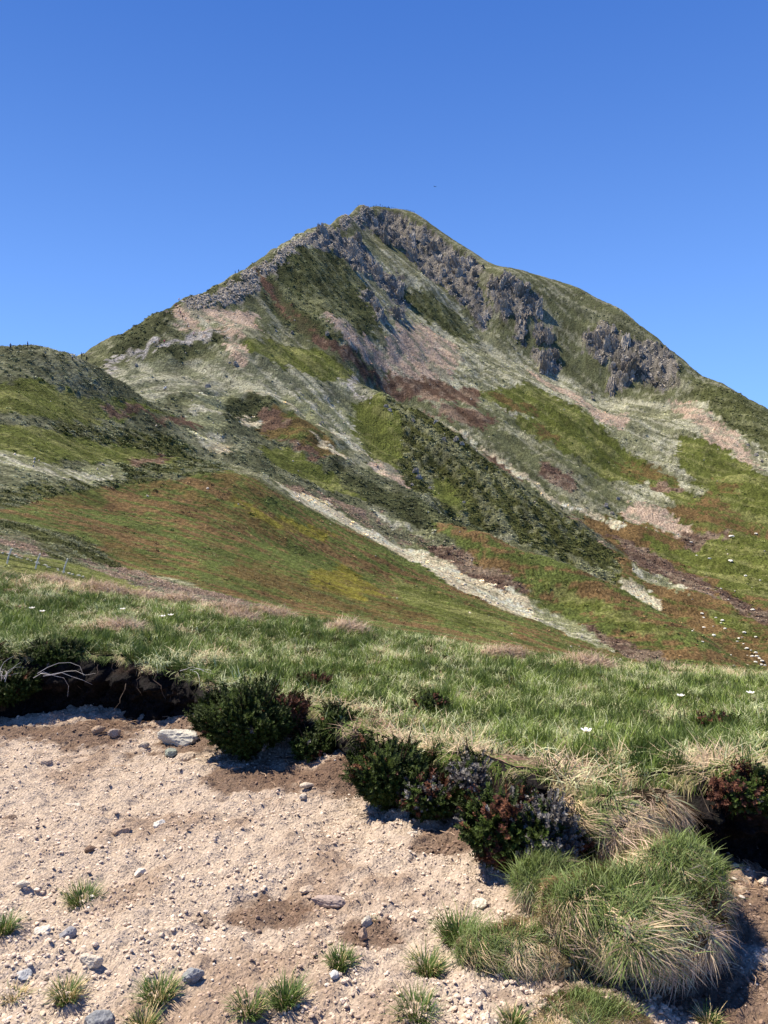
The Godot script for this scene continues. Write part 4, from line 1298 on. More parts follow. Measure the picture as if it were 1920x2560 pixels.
# ------------------------------------------------------------ on the bare soil
func build_soil_details() -> void:
	# small grass tufts: x, z, height, blades, share of straw, label
	var tufts := [
		[-1.24, -3.16, 0.095, 130, 0.1, "round dark green grass tuft alone on the open soil"],
		[-1.42, -2.86, 0.08, 70, 0.1, "grass tuft at the left edge of the picture"],
		[-1.05, -2.54, 0.075, 90, 0.35, "grass tuft with a straw heart near the pale wedge stone"],
		[-1.22, -2.54, 0.06, 50, 0.5, "thin half-dead grass tuft in the lower left corner"],
		[-0.74, -2.53, 0.085, 110, 0.2, "dense grass tuft beside the grey stone with a dark end"],
		[-0.75, -2.40, 0.07, 60, 0.35, "sparse grass tuft in front of the dense one"],
		[-1.09, -2.40, 0.04, 30, 0.3, "tiny grass tuft at the bottom edge beside the dark stone"],
		[-0.43, -2.46, 0.08, 90, 0.1, "dark grass tuft, left one of the pair at the bottom middle"],
		[-0.32, -2.50, 0.085, 100, 0.1, "dark grass tuft, right one of the pair at the bottom middle"],
		[-0.15, -2.68, 0.075, 80, 0.1, "slanting grass tuft behind the small white stone"],
		[0.15, -2.70, 0.085, 110, 0.15, "spiky grass tuft left of the low tussock"],
		[0.28, -2.90, 0.12, 130, 0.1, "tall grass tuft standing behind the low tussock"],
		[0.10, -2.42, 0.10, 70, 0.1, "upright narrow grass tuft at the bottom edge"],
		[0.40, -2.40, 0.06, 60, 0.2, "short grass tuft beside the flat grass mat"],
		[1.02, -2.42, 0.06, 50, 0.4, "thin grass tuft in the lower right corner"],
		[-0.05, -3.02, 0.03, 24, 0.4, "tiny sprouting tuft in the dark crumbly patch"],
	]
	for a in tufts:
		var s := Shape.new()
		for k in int(a[3]) * 4:
			var w := rng.randf() * TAU
			var out := Vector3(cos(w), 0, sin(w))
			var ring: float = float(a[2]) * 0.5 * sqrt(rng.randf())
			var high: float = a[2] * rng.randf_range(0.55, 1.15)
			var dry := rng.randf() < float(a[4])
			var col := dim(hex("c0aa80") if dry else hex("465a28").lerp(hex("6b7d48"), rng.randf() * rng.randf()), rng.randf_range(0.7, 1.2))
			s.blade(out * ring - Vector3(0, 0.01, 0), out.rotated(Vector3.UP, rng.randfn() * 0.4), high, high * rng.randf_range(0.3, 1.0) * (0.4 + 1.4 * ring / float(a[2])), high * rng.randf_range(0.1, 0.6), 0.003, col, dim(col, 1.15))
		var o := put(s.done(), M.blade, "grass_tuft")
		o.position = Vector3(a[0], soil(a[0], a[1]), a[1])
		tag(o, a[5], "grass tuft", "grass tufts on the bare soil")

	# stones one can tell apart: x, z, size, turn, colour, label
	var list := [
		[-0.23, -3.17, Vector3(0.075, 0.026, 0.036), -0.35, "b9a69a", "long flat pinkish stone with a thick shadow, middle of the soil"],
		[-0.33, -3.27, Vector3(0.032, 0.016, 0.024), 0.3, "d2bda6", "pale stone touching the end of the long flat one"],
		[-1.40, -5.22, Vector3(0.15, 0.075, 0.09), -0.3, "d8d2c2", "largest pale stone, at the foot of the peat beside the green shrub"],
		[-1.90, -5.42, Vector3(0.045, 0.036, 0.035), 0.2, "c4b09c", "round tan stone on the spoil under the peat face"],
		[-2.02, -5.45, Vector3(0.05, 0.034, 0.04), 0.8, "bfa68c", "crumbly clod beside the round tan stone"],
		[-1.38, -4.98, Vector3(0.042, 0.03, 0.035), 0.0, "aab0a0", "smooth grey-green stone under the largest pale stone"],
		[-1.26, -4.93, Vector3(0.055, 0.04, 0.04), 0.9, "d3bfa8", "angular cream stone right of the grey-green one"],
		[-1.62, -5.18, Vector3(0.038, 0.026, 0.03), 0.2, "cdbda8", "small cream stone left of the largest pale stone"],
		[-1.13, -3.87, Vector3(0.032, 0.026, 0.026), 0.4, "efe8da", "bright white stone on the left half of the soil"],
		[-1.09, -3.44, Vector3(0.030, 0.026, 0.026), 1.2, "e8dfd0", "pale upright stone above the round dark tuft"],
		[-1.02, -2.68, Vector3(0.046, 0.024, 0.030), -0.4, "ddd0bc", "pale wedge-shaped stone with a black shadow under it"],
		[-0.65, -2.62, Vector3(0.038, 0.032, 0.03), 0.5, "a5a6a6", "grey stone with a dark end beside the dense tuft"],
		[-0.90, -2.43, Vector3(0.048, 0.034, 0.04), 0.2, "96989a", "dark speckled stone at the bottom edge"],
		[-1.27, -2.86, Vector3(0.03, 0.018, 0.024), 0.2, "e6dccb", "white chip left of the grey slab"],
		[-1.18, -2.86, Vector3(0.036, 0.024, 0.028), 0.9, "a9a7a8", "small grey slab among white chips"],
		[-1.97, -4.04, Vector3(0.04, 0.028, 0.03), 0.3, "97816e", "brown clod at the left edge of the soil"],
		[-1.70, -4.21, Vector3(0.045, 0.018, 0.03), -0.3, "e0d2bf", "flat white stone with a green weed beside it"],
		[-1.30, -3.82, Vector3(0.05, 0.022, 0.03), 0.5, "c2a88f", "tan clod left of the bright white stone"],
		[-1.38, -3.62, Vector3(0.028, 0.02, 0.025), 0.3, "8a7260", "dark clod on the left of the soil"],
		[-2.18, -4.94, Vector3(0.05, 0.022, 0.035), 0.1, "cdb8a2", "flat tan stone near the left edge under the peat"],
		[-1.95, -4.98, Vector3(0.06, 0.022, 0.035), 0.5, "c9b39c", "overhanging tan clod with a dark hollow under it"],
		[-0.07, -3.00, Vector3(0.024, 0.026, 0.02), 0.4, "ddd2c0", "upright white chip beside the dark crumbly patch"],
		[-0.08, -2.88, Vector3(0.018, 0.032, 0.022), 0.3, "b39a86", "small standing brown stone under the white chip"],
		[0.20, -4.00, Vector3(0.036, 0.026, 0.03), 0.3, "e4d6c0", "pale stone at the foot of the rounded green shrub"],
		[0.14, -3.80, Vector3(0.030, 0.014, 0.022), 0.2, "f0e7d6", "white flat pebble below the low rust-flecked shrub"],
		[-0.44, -4.38, Vector3(0.04, 0.018, 0.03), 0.2, "dccdb8", "pale flat stone below the small green heather"],
		[-0.45, -4.28, Vector3(0.024, 0.016, 0.02), 0.9, "e2d5c2", "square pale chip in front of the flat one"],
		[0.39, -3.14, Vector3(0.036, 0.016, 0.03), 0.7, "e5dac6", "pale flat stone beside the small upright tussock"],
		[-0.17, -2.60, Vector3(0.018, 0.012, 0.02), 0.7, "dcdad6", "small white stone in front of the slanting tuft"],
		[-1.24, -2.64, Vector3(0.03, 0.018, 0.03), 0.2, "bfc0c0", "light grey stone in the lower left corner"],
		[1.55, -3.40, Vector3(0.022, 0.018, 0.02), 0.2, "dfccb4", "pale pebble in front of the dark hollow"],
		[1.62, -3.28, Vector3(0.03, 0.022, 0.025), 0.8, "dcc8b2", "pale pebble at the right edge of the soil"],
		[-1.52, -3.24, Vector3(0.028, 0.016, 0.02), 0.2, "e2d6c2", "white pebble left of the round dark tuft"],
	]
	var shapes := []
	for k in 7:
		shapes.append(rock_mesh(200 + k, 9, 3, Vector3.ONE, 0.16))
	for k in list.size():
		var a = list[k]
		var o := put(shapes[k % 7], null, "stone")
		var look: StandardMaterial3D = M.stone.duplicate()
		look.albedo_color = Color(a[4])
		look.uv1_triplanar = true
		o.material_override = look
		var s: Vector3 = a[2]
		o.basis = Basis(Vector3.UP, a[3]) * Basis.from_scale(s)
		o.position = Vector3(a[0], soil(a[0], a[1]) + s.y * 0.45, a[1])
		tag(o, a[5], "stone", "loose stones on the bare soil")

	# crumbs of soil and fine gravel, beyond counting
	var crumb := [rock_mesh(220, 7, 1, Vector3(1, 0.75, 0.9), 0.25), rock_mesh(221, 6, 1, Vector3(1, 0.6, 0.75), 0.25), rock_mesh(222, 8, 2, Vector3(1, 0.7, 0.85), 0.2)]
	var places := [[], [], []]
	var tones := [PackedColorArray(), PackedColorArray(), PackedColorArray()]
	var clump := noise(54, 0.5, 3)
	for k in 84000:
		var z := -lerpf(2.1, 6.2, pow(rng.randf(), 1.25))
		var x := rng.randf_range(-0.56, 0.6) * (-z + 0.2)
		if z < bank_z(x) - 0.02 or clump.get_noise_2d(x, z) + rng.randf_range(-0.6, 0.7) < 0.0:
			continue
		var big := pow(rng.randf(), 5.0)
		var r := lerpf(0.0032, 0.0135, big)
		var which := 2 if r > 0.011 else rng.randi() % 2
		var b := Basis.from_euler(Vector3(rng.randf() * TAU, rng.randf() * TAU, rng.randf() * TAU)).scaled(Vector3(r, r * 0.7, r))
		places[which].append(Transform3D(b, Vector3(x, soil(x, z) + r * 0.12, z)))
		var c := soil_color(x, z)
		var pick := rng.randf()
		if pick < 0.03:
			c = c.lerp(hex("efe6d6"), 0.6)
		elif pick < 0.05:
			c = dim(c, 0.6)
		tones[which].append(dim(c, rng.randf_range(0.8, 1.15)))
	var words := ["fine soil crumbs strewn over the bare ground", "flat grit strewn over the bare ground", "pea-sized gravel strewn over the bare ground"]
	for q in 3:
		tag(many(crumb[q], M.crumb, "gravel", places[q], tones[q]), words[q], "gravel", "crumbs on the soil", "stuff")

	# dry stems and root threads lying on the soil near the bank
	var thread := Shape.new()
	thread.tube([Vector3(0, 0, 0), Vector3(0.02, 0.006, 0.004), Vector3(0.045, 0.004, -0.003), Vector3(0.07, 0.0, 0.006)], 0.0016, 0.0008, 4, Color.WHITE)
	var stem := thread.done()
	var lie := []
	var lie_tone := PackedColorArray()
	for k in 1500:
		var x := rng.randf_range(-2.6, 2.4)
		var z := bank_z(x) + absf(rng.randfn()) * 0.5 + 0.05
		if z > -2.1:
			continue
		lie.append(Transform3D(Basis(Vector3.UP, rng.randf() * TAU).scaled(Vector3.ONE * rng.randf_range(0.5, 1.4)), Vector3(x, soil(x, z) + 0.004, z)))
		lie_tone.append(dim(hex("b99f84").lerp(hex("6e5644"), rng.randf()), rng.randf_range(0.8, 1.2)))
	tag(many(stem, M.twig, "plant_litter", lie, lie_tone), "dry stems scattered on the soil below the peat edge", "litter", "", "stuff")


# ------------------------------------------------------------ rocks of the slopes
func inside(flat: Array, x: float, z: float) -> bool:
	var hit := false
	var n := flat.size() / 2
	for k in n:
		var ax: float = flat[2 * k]
		var az: float = flat[2 * k + 1]
		var bx: float = flat[2 * ((k + 1) % n)]
		var bz: float = flat[2 * ((k + 1) % n) + 1]
		if (az > z) != (bz > z) and x < ax + (bx - ax) * (z - az) / (bz - az):
			hit = not hit
	return hit


func build_far_rocks() -> void:
	rng.seed = 311
	var mountain := get_node("mountain")
	var crags := []
	for k in 8:
		crags.append(rock_mesh(240 + k, 14, 4, Vector3(1, 1, 1), 0.25, Color.WHITE, 0.7))
	var tones := []
	for t in ["d0c6b6", "beb4a5", "dad1c2", "aca293"]:
		var look: StandardMaterial3D = M.rock.duplicate()
		look.albedo_color = Color(t)
		tones.append(look)
	# blocks and ribs standing out of the cliffs: upright, leaning with the fall of the slope
	var share := [95, 42, 50, 8, 6, 6, 62, 14, 10]
	for q in CLIFFS.size():
		var flat: Array = CLIFFS[q]
		var lo := Vector2(INF, INF)
		var hi := -lo
		for k in range(0, flat.size(), 2):
			lo = lo.min(Vector2(flat[k], flat[k + 1]))
			hi = hi.max(Vector2(flat[k], flat[k + 1]))
		var made := 0
		for k in 4000:
			if made >= share[q]:
				break
			var x := rng.randf_range(lo.x, hi.x)
			var z := rng.randf_range(lo.y, hi.y)
			if not inside(flat, x, z):
				continue
			made += 1
			var o := put(crags[rng.randi() % 8], tones[rng.randi() % 4], "crag", mountain)
			var small := 0.5 if z < -505.0 or ground(x, z - 9.0) < ground(x, z) + 4.0 or x > 146.0 else 1.0
			if rng.randf() < 0.5 and small > 0.9:   # tall ribs of the face, sunk into the slope
				var r := rng.randf_range(4.5, 8.5)
				o.basis = Basis.from_euler(Vector3(-0.30 + rng.randfn() * 0.1, rng.randf() * TAU, 0.0)) * Basis.from_scale(Vector3(r * 0.55, r * rng.randf_range(1.2, 1.9), r * 0.55))
				o.position = Vector3(x, ground(x, z) - r * 0.75, z)
			else:
				var r := rng.randf_range(1.5, 4.0) * small
				o.basis = Basis.from_euler(Vector3(rng.randfn() * 0.2 - 0.1, rng.randf() * TAU, rng.randfn() * 0.2 - 0.2)) * Basis.from_scale(Vector3(r * rng.randf_range(0.6, 1.0), r * rng.randf_range(0.8, 1.5), r * rng.randf_range(0.6, 1.0)))
				o.position = Vector3(x, ground(x, z) - r * 0.3, z)

	# scree on the ridge and below the cliffs
	var chip := [rock_mesh(260, 8, 1, Vector3(1, 0.6, 0.8), 0.2), rock_mesh(261, 7, 1, Vector3(1, 0.8, 0.7), 0.2)]
	var places := [[], []]
	var hues := [PackedColorArray(), PackedColorArray()]
	var rub := cover_names.find("rubble")
	var rock := cover_names.find("rock")
	var tan := cover_names.find("tan")
	var cream := cover_names.find("cream")
	var pale := cover_names.find("palegreen")
	var k2 := 0
	for k in 260000:
		var x := rng.randf_range(-140.0, 190.0)
		var z := rng.randf_range(-530.0, -130.0)
		var id := cover_at(x, z)
		var chance := 0.9 if id == rub else 0.25 if id == rock else 0.05 if id == tan or id == cream else 0.02 if id == pale else 0.0015
		if rng.randf() > chance:
			continue
		var which := rng.randi() % 2
		var r := rng.randf_range(0.2, 0.6) * (1.1 if id == rub else 1.0)
		if id != rub and id != rock:
			r *= 0.7
		places[which].append(Transform3D(Basis.from_euler(Vector3(rng.randf(), rng.randf() * TAU, rng.randf())).scaled(Vector3.ONE * r), Vector3(x, ground(x, z) + r * 0.15, z)))
		hues[which].append(dim(hex("b3a897").lerp(hex("d2c6b2"), rng.randf() * (0.4 if id == rub or id == rock else 1.0)), rng.randf_range(0.6, 1.2)))
		k2 += 1
	for q in 2:
		tag(many(chip[q], M.crumb, "scree", places[q], hues[q]), ["grey scree lying along the left ridge and under the cliffs", "broken grey stones between the scree on the slopes"][q], "scree", "scree of the mountain", "stuff")

	# outcrops one can tell apart
	for k in range(0, GREY_OUTCROPS.size(), 2):
		var x: float = GREY_OUTCROPS[k]
		var z: float = GREY_OUTCROPS[k + 1]
		var o := put(crags[(k / 2) % 8], tones[2 if k % 3 else 0], "outcrop", mountain if z < -240 else get_node("hillside"))
		var r := rng.randf_range(0.7, 1.6)
		o.basis = Basis(Vector3.UP, rng.randf() * TAU) * Basis.from_scale(Vector3(r, r * 1.1, r * 0.8))
		o.position = Vector3(x, ground(x, z), z)

	var lump := []
	for k in 4:
		lump.append(rock_mesh(270 + k, 9, 2, Vector3.ONE, 0.2))
	var white := matter(0.85, 0.3)
	white.albedo_color = Color("cfccbf")
	var dull := matter(0.9, 0.2)
	dull.albedo_color = Color("aaa897")
	for k in range(0, PALE_BOULDERS.size(), 2):
		var x: float = PALE_BOULDERS[k]
		var z: float = PALE_BOULDERS[k + 1]
		var o := put(lump[(k / 2) % 4], white, "boulder")
		var far := Vector2(x, z).length()
		var r := far * 0.0017 * rng.randf_range(0.45, 1.3) * (1.3 if k < 26 else 1.0)
		o.basis = Basis(Vector3.UP, rng.randf() * TAU) * Basis.from_scale(Vector3(r * 1.3, r * 0.7, r))
		o.position = Vector3(x, ground(x, z) + r * 0.2, z)
		var words := [
			"large pale boulder on the dark red-brown patch, highest of the boulders on the right slope", "small pale stone left of the highest boulder of the right slope", "pale flat boulder on green turf, left one of three in a row",
			"pale boulder on green turf, middle one of three in a row", "white boulder with a dark cleft behind it, right one of three in a row", "long thin pale slab on the green right slope",
			"small pale boulder near the right edge above the stony streak", "small white stone on the red-brown streak of the right slope", "small pale stone low on the red-brown streak at the right edge",
			"single large white boulder in the middle of the stony streak", "pale stone just left of the single large white boulder", "pale stone by itself right of the stony streak", "pale stone at the lower left of the stony streak",
		]
		tag(o, words[k / 2] if k / 2 < words.size() else "small pale boulder in the stony streak low on the right slope", "boulder", "pale boulders on the right slope")

	# line of white stones behind the fence
	for k in 34:
		var t := k / 33.0
		var x := lerpf(-27.8, -19.8, t) + rng.randfn() * 0.1
		var z := lerpf(-52.5, -50.5, t) + rng.randfn() * 0.25
		var r := rng.randf_range(0.05, 0.13)
		var o := put(lump[k % 4], dull, "path_stone")
		o.basis = Basis(Vector3.UP, rng.randf() * TAU) * Basis.from_scale(Vector3(r * 1.3, r * 0.8, r))
		o.position = Vector3(x, ground(x, z) + r * 0.4, z)
		tag(o, "white stone in the row behind the fence", "stone", "row of white stones behind the fence")

	fence()


func fence() -> void:
	var spots := [Vector2(-22.95, -47.0), Vector2(-21.75, -48.2), Vector2(-20.6, -49.6)]
	var o := base("fence", Vector3(spots[0].x, ground(spots[0].x, spots[0].y), spots[0].y))
	tag(o, "weathered post and wire fence at the left edge beyond the meadow", "fence")
	var wood := hex("dcd6c8")
	var tops := []
	for p: Vector2 in [Vector2(-25.3, -44.7), Vector2(-24.15, -45.8)] + spots:
		var at := Vector3(p.x, ground(p.x, p.y), p.y) - o.position
		var s := Shape.new()
		s.tube([at + Vector3(-0.12, -0.1, 0), at + Vector3(0, 0.45, 0), at + Vector3(0.2, 0.98, 0)], 0.05, 0.045, 7, wood)
		put(s.done(), M.twig, "post", o)
		tops.append(at)
	for lift in [0.30, 0.58, 0.86]:
		var s := Shape.new()
		var pts := []
		for at: Vector3 in tops:
			pts.append(at + Vector3(0.2 * lift, lift, 0.05))
		s.tube(pts, 0.012, 0.012, 4, hex("4d4b46"))
		put(s.done(), M.twig, "wire", o)


# ------------------------------------------------------------ low growth on the slopes
func build_ground_cover() -> void:
	var r := RandomNumberGenerator.new()
	r.seed = 91
	var s := Shape.new()
	for k in 46:   # a cushion of heath: small leaves through a low dome
		var d := Vector3(r.randfn(), absf(r.randfn()), r.randfn()).normalized() * pow(r.randf(), 0.35)
		var at := Vector3(d.x, d.y * 0.75, d.z)
		var a := Vector3(r.randfn(), r.randfn(), r.randfn()).normalized() * 0.26
		var b := a.cross(Vector3(r.randfn(), r.randfn(), r.randfn()).normalized()).normalized() * 0.2
		var tone := r.randf_range(0.65, 1.3)
		s.quad(at - a, at + b, at + a, at - b, Color(tone, tone, tone))
	var cushion := s.done()
	var blades := tuft(92, 16, 1.0, 0.9, 0.7, 0.07)
	var places := [[], []]
	var hues := [PackedColorArray(), PackedColorArray()]
	var heath := cover_names.find("heath")
	var dark := cover_names.find("darkgreen")
	var green2 := cover_names.find("green2")
	var olive := cover_names.find("olive")
	var pink := cover_names.find("pink")
	var red := cover_names.find("darkred")
	var bowl := cover_names.find("bowl")
	var stony := [cover_names.find("cream"), cover_names.find("path"), cover_names.find("tan"), cover_names.find("rubble"), cover_names.find("rock")]
	for k in 270000:
		var d := lerpf(45.0, 470.0, pow(rng.randf(), 1.2)) if k < 220000 else rng.randf_range(13.0, 115.0)
		var x := rng.randf_range(-0.54, 0.54) * (d + 6.0)
		var z := -d
		var id := cover_at(x, z)
		var bush := 0.75 if id == heath else 0.35 if id == dark or id == green2 else 0.5 if id == pink and d < 115.0 else 0.22 if id == red or id == olive or id == pink else 0.14 if id == bowl else 0.025
		if id in stony:
			bush = 0.02
		var c := hill_color(x, z)
		if rng.randf() < bush * (0.5 + 0.5 * smoothstep(-0.4, 0.3, mottle.get_noise_2d(x * 3.0, z * 3.0))):
			var size := rng.randf_range(0.25, 0.6) * clampf(d / 160.0, 0.42, 1.25)
			places[0].append(Transform3D(Basis(Vector3.UP, rng.randf() * TAU).scaled(Vector3(size, size * rng.randf_range(0.6, 1.0), size)), Vector3(x, ground(x, z) - 0.05, z)))
			hues[0].append(dim(c, rng.randf_range(0.8, 1.5)))
		elif d < 210.0 and not id in stony and rng.randf() < 0.75:
			var size := rng.randf_range(0.16, 0.34) * clampf(d / 110.0, 0.5, 1.7)
			places[1].append(Transform3D(Basis(Vector3.UP, rng.randf() * TAU).scaled(Vector3(size, size, size)), Vector3(x, ground(x, z) - 0.02, z)))
			hues[1].append(dim(c.lerp(hex("a8a67c"), 0.55 if rng.randf() < 0.12 else 0.0), rng.randf_range(0.8, 1.25)))
	tag(many(cushion, M.leaf, "heath_cover", places[0], hues[0]), "low heather and bilberry cushions covering the slopes", "heath", "", "stuff")
	tag(many(blades, M.blade, "hill_grass", places[1], hues[1]), "tufted grass covering the nearer hillside", "grass", "", "stuff")


# ------------------------------------------------------------ hikers, summit rail, bird
# joints of a standing or striding figure; the field of tapered limbs is meshed with one vertex in each crossed cell
func figure(stride: float, bend: float, coat: Color, legs: Color, hair: Color, cell := 0.05) -> ArrayMesh:
	var skin := hex("b98a6c")
	var hip := Vector3(0, 0.92, 0)
	var chest := Vector3(0, 1.32, 0.03 + bend)
	var bones := [   # from, to, radius from, radius to
		[hip, chest, 0.125, 0.15], [chest, Vector3(0, 1.5, 0.03 + bend), 0.12, 0.055], [Vector3(0, 1.58, 0.05 + bend), Vector3(0, 1.66, 0.055 + bend), 0.085, 0.09],
		[Vector3(0.09, 0.9, 0), Vector3(0.10, 0.48, stride * 0.5 + 0.04), 0.09, 0.062], [Vector3(0.10, 0.48, stride * 0.5 + 0.04), Vector3(0.10, 0.07, stride), 0.06, 0.045], [Vector3(0.10, 0.05, stride), Vector3(0.11, 0.04, stride + 0.15), 0.045, 0.035],
		[Vector3(-0.09, 0.9, 0), Vector3(-0.10, 0.48, -stride * 0.3 + 0.05), 0.09, 0.062], [Vector3(-0.10, 0.48, -stride * 0.3 + 0.05), Vector3(-0.10, 0.07, -stride), 0.06, 0.045], [Vector3(-0.10, 0.05, -stride), Vector3(-0.11, 0.04, -stride + 0.15), 0.045, 0.035],
		[Vector3(0.17, 1.40, 0.02 + bend), Vector3(0.24, 1.12, 0.0 - stride * 0.4), 0.055, 0.042], [Vector3(0.24, 1.12, -stride * 0.4), Vector3(0.22, 0.88, 0.12), 0.04, 0.035],
		[Vector3(-0.17, 1.40, 0.02 + bend), Vector3(-0.24, 1.12, stride * 0.4), 0.055, 0.042], [Vector3(-0.24, 1.12, stride * 0.4), Vector3(-0.22, 0.88, 0.14), 0.04, 0.035],
	]
	var lo := Vector3(-0.4, -0.05, -0.55)
	var nx := int(0.8 / cell) + 1
	var ny := int(1.9 / cell) + 1
	var nz := int(1.2 / cell) + 1
	var f := PackedFloat32Array()
	f.resize(nx * ny * nz)
	for k in nz:
		for j in ny:
			for i in nx:
				var p := lo + Vector3(i, j, k) * cell
				var d := 1.0
				for b in bones:
					var a: Vector3 = b[0]
					var ab: Vector3 = b[1] - a
					var t := clampf((p - a).dot(ab) / ab.length_squared(), 0.0, 1.0)
					var e: float = (p - a - ab * t).length() - lerpf(b[2], b[3], t)
					var h := clampf(0.5 + 0.5 * (d - e) / 0.035, 0.0, 1.0)
					d = lerpf(d, e, h) - 0.035 * h * (1.0 - h)
				f[(k * ny + j) * nx + i] = d
	var v := PackedVector3Array()
	var c := PackedColorArray()
	var at := {}
	for k in nz - 1:
		for j in ny - 1:
			for i in nx - 1:
				var sum := Vector3.ZERO
				var n := 0
				for e in [[0, 0, 0, 1, 0, 0], [0, 1, 0, 1, 1, 0], [0, 0, 1, 1, 0, 1], [0, 1, 1, 1, 1, 1], [0, 0, 0, 0, 1, 0], [1, 0, 0, 1, 1, 0], [0, 0, 1, 0, 1, 1], [1, 0, 1, 1, 1, 1], [0, 0, 0, 0, 0, 1], [1, 0, 0, 1, 0, 1], [0, 1, 0, 0, 1, 1], [1, 1, 0, 1, 1, 1]]:
					var a: float = f[((k + e[2]) * ny + j + e[1]) * nx + i + e[0]]
					var b: float = f[((k + e[5]) * ny + j + e[4]) * nx + i + e[3]]
					if (a < 0.0) != (b < 0.0):
						sum += Vector3(i + e[0], j + e[1], k + e[2]).lerp(Vector3(i + e[3], j + e[4], k + e[5]), a / (a - b))
						n += 1
				if n:
					var p := lo + sum / n * cell
					at[Vector3i(i, j, k)] = v.size()
					v.append(p)
					var col := hex("3a2f28") if p.y < 0.1 else legs if p.y < 0.92 else coat if p.y < 1.47 else skin
					if p.y > 1.64 or (p.y > 1.53 and p.z < 0.02 + bend):
						col = hair
					if absf(p.x) > 0.19 and p.y < 0.95:
						col = skin
					c.append(col)
	var idx := PackedInt32Array()
	for k in range(1, nz - 1):
		for j in range(1, ny - 1):
			for i in range(1, nx - 1):
				var o: float = f[(k * ny + j) * nx + i]
				for axis in 3:
					var s := Vector3i(1 if axis == 0 else 0, 1 if axis == 1 else 0, 1 if axis == 2 else 0)
					var q: float = f[((k + s.z) * ny + j + s.y) * nx + i + s.x]
					if (o < 0.0) == (q < 0.0):
						continue
					var u := Vector3i(s.z, s.x, s.y)
					var w := Vector3i(s.y, s.z, s.x)
					var g := Vector3i(i, j, k)
					var ring: Array = [at[g], at[g - u], at[g - u - w], at[g - w]]
					if o < 0.0:
						ring.reverse()
					idx.append_array([ring[0], ring[1], ring[2], ring[0], ring[2], ring[3]])
	var st := SurfaceTool.new()
	st.create_from_arrays(finish(v, PackedVector3Array(), c, idx).surface_get_arrays(0))
	st.generate_normals()
	return st.commit()


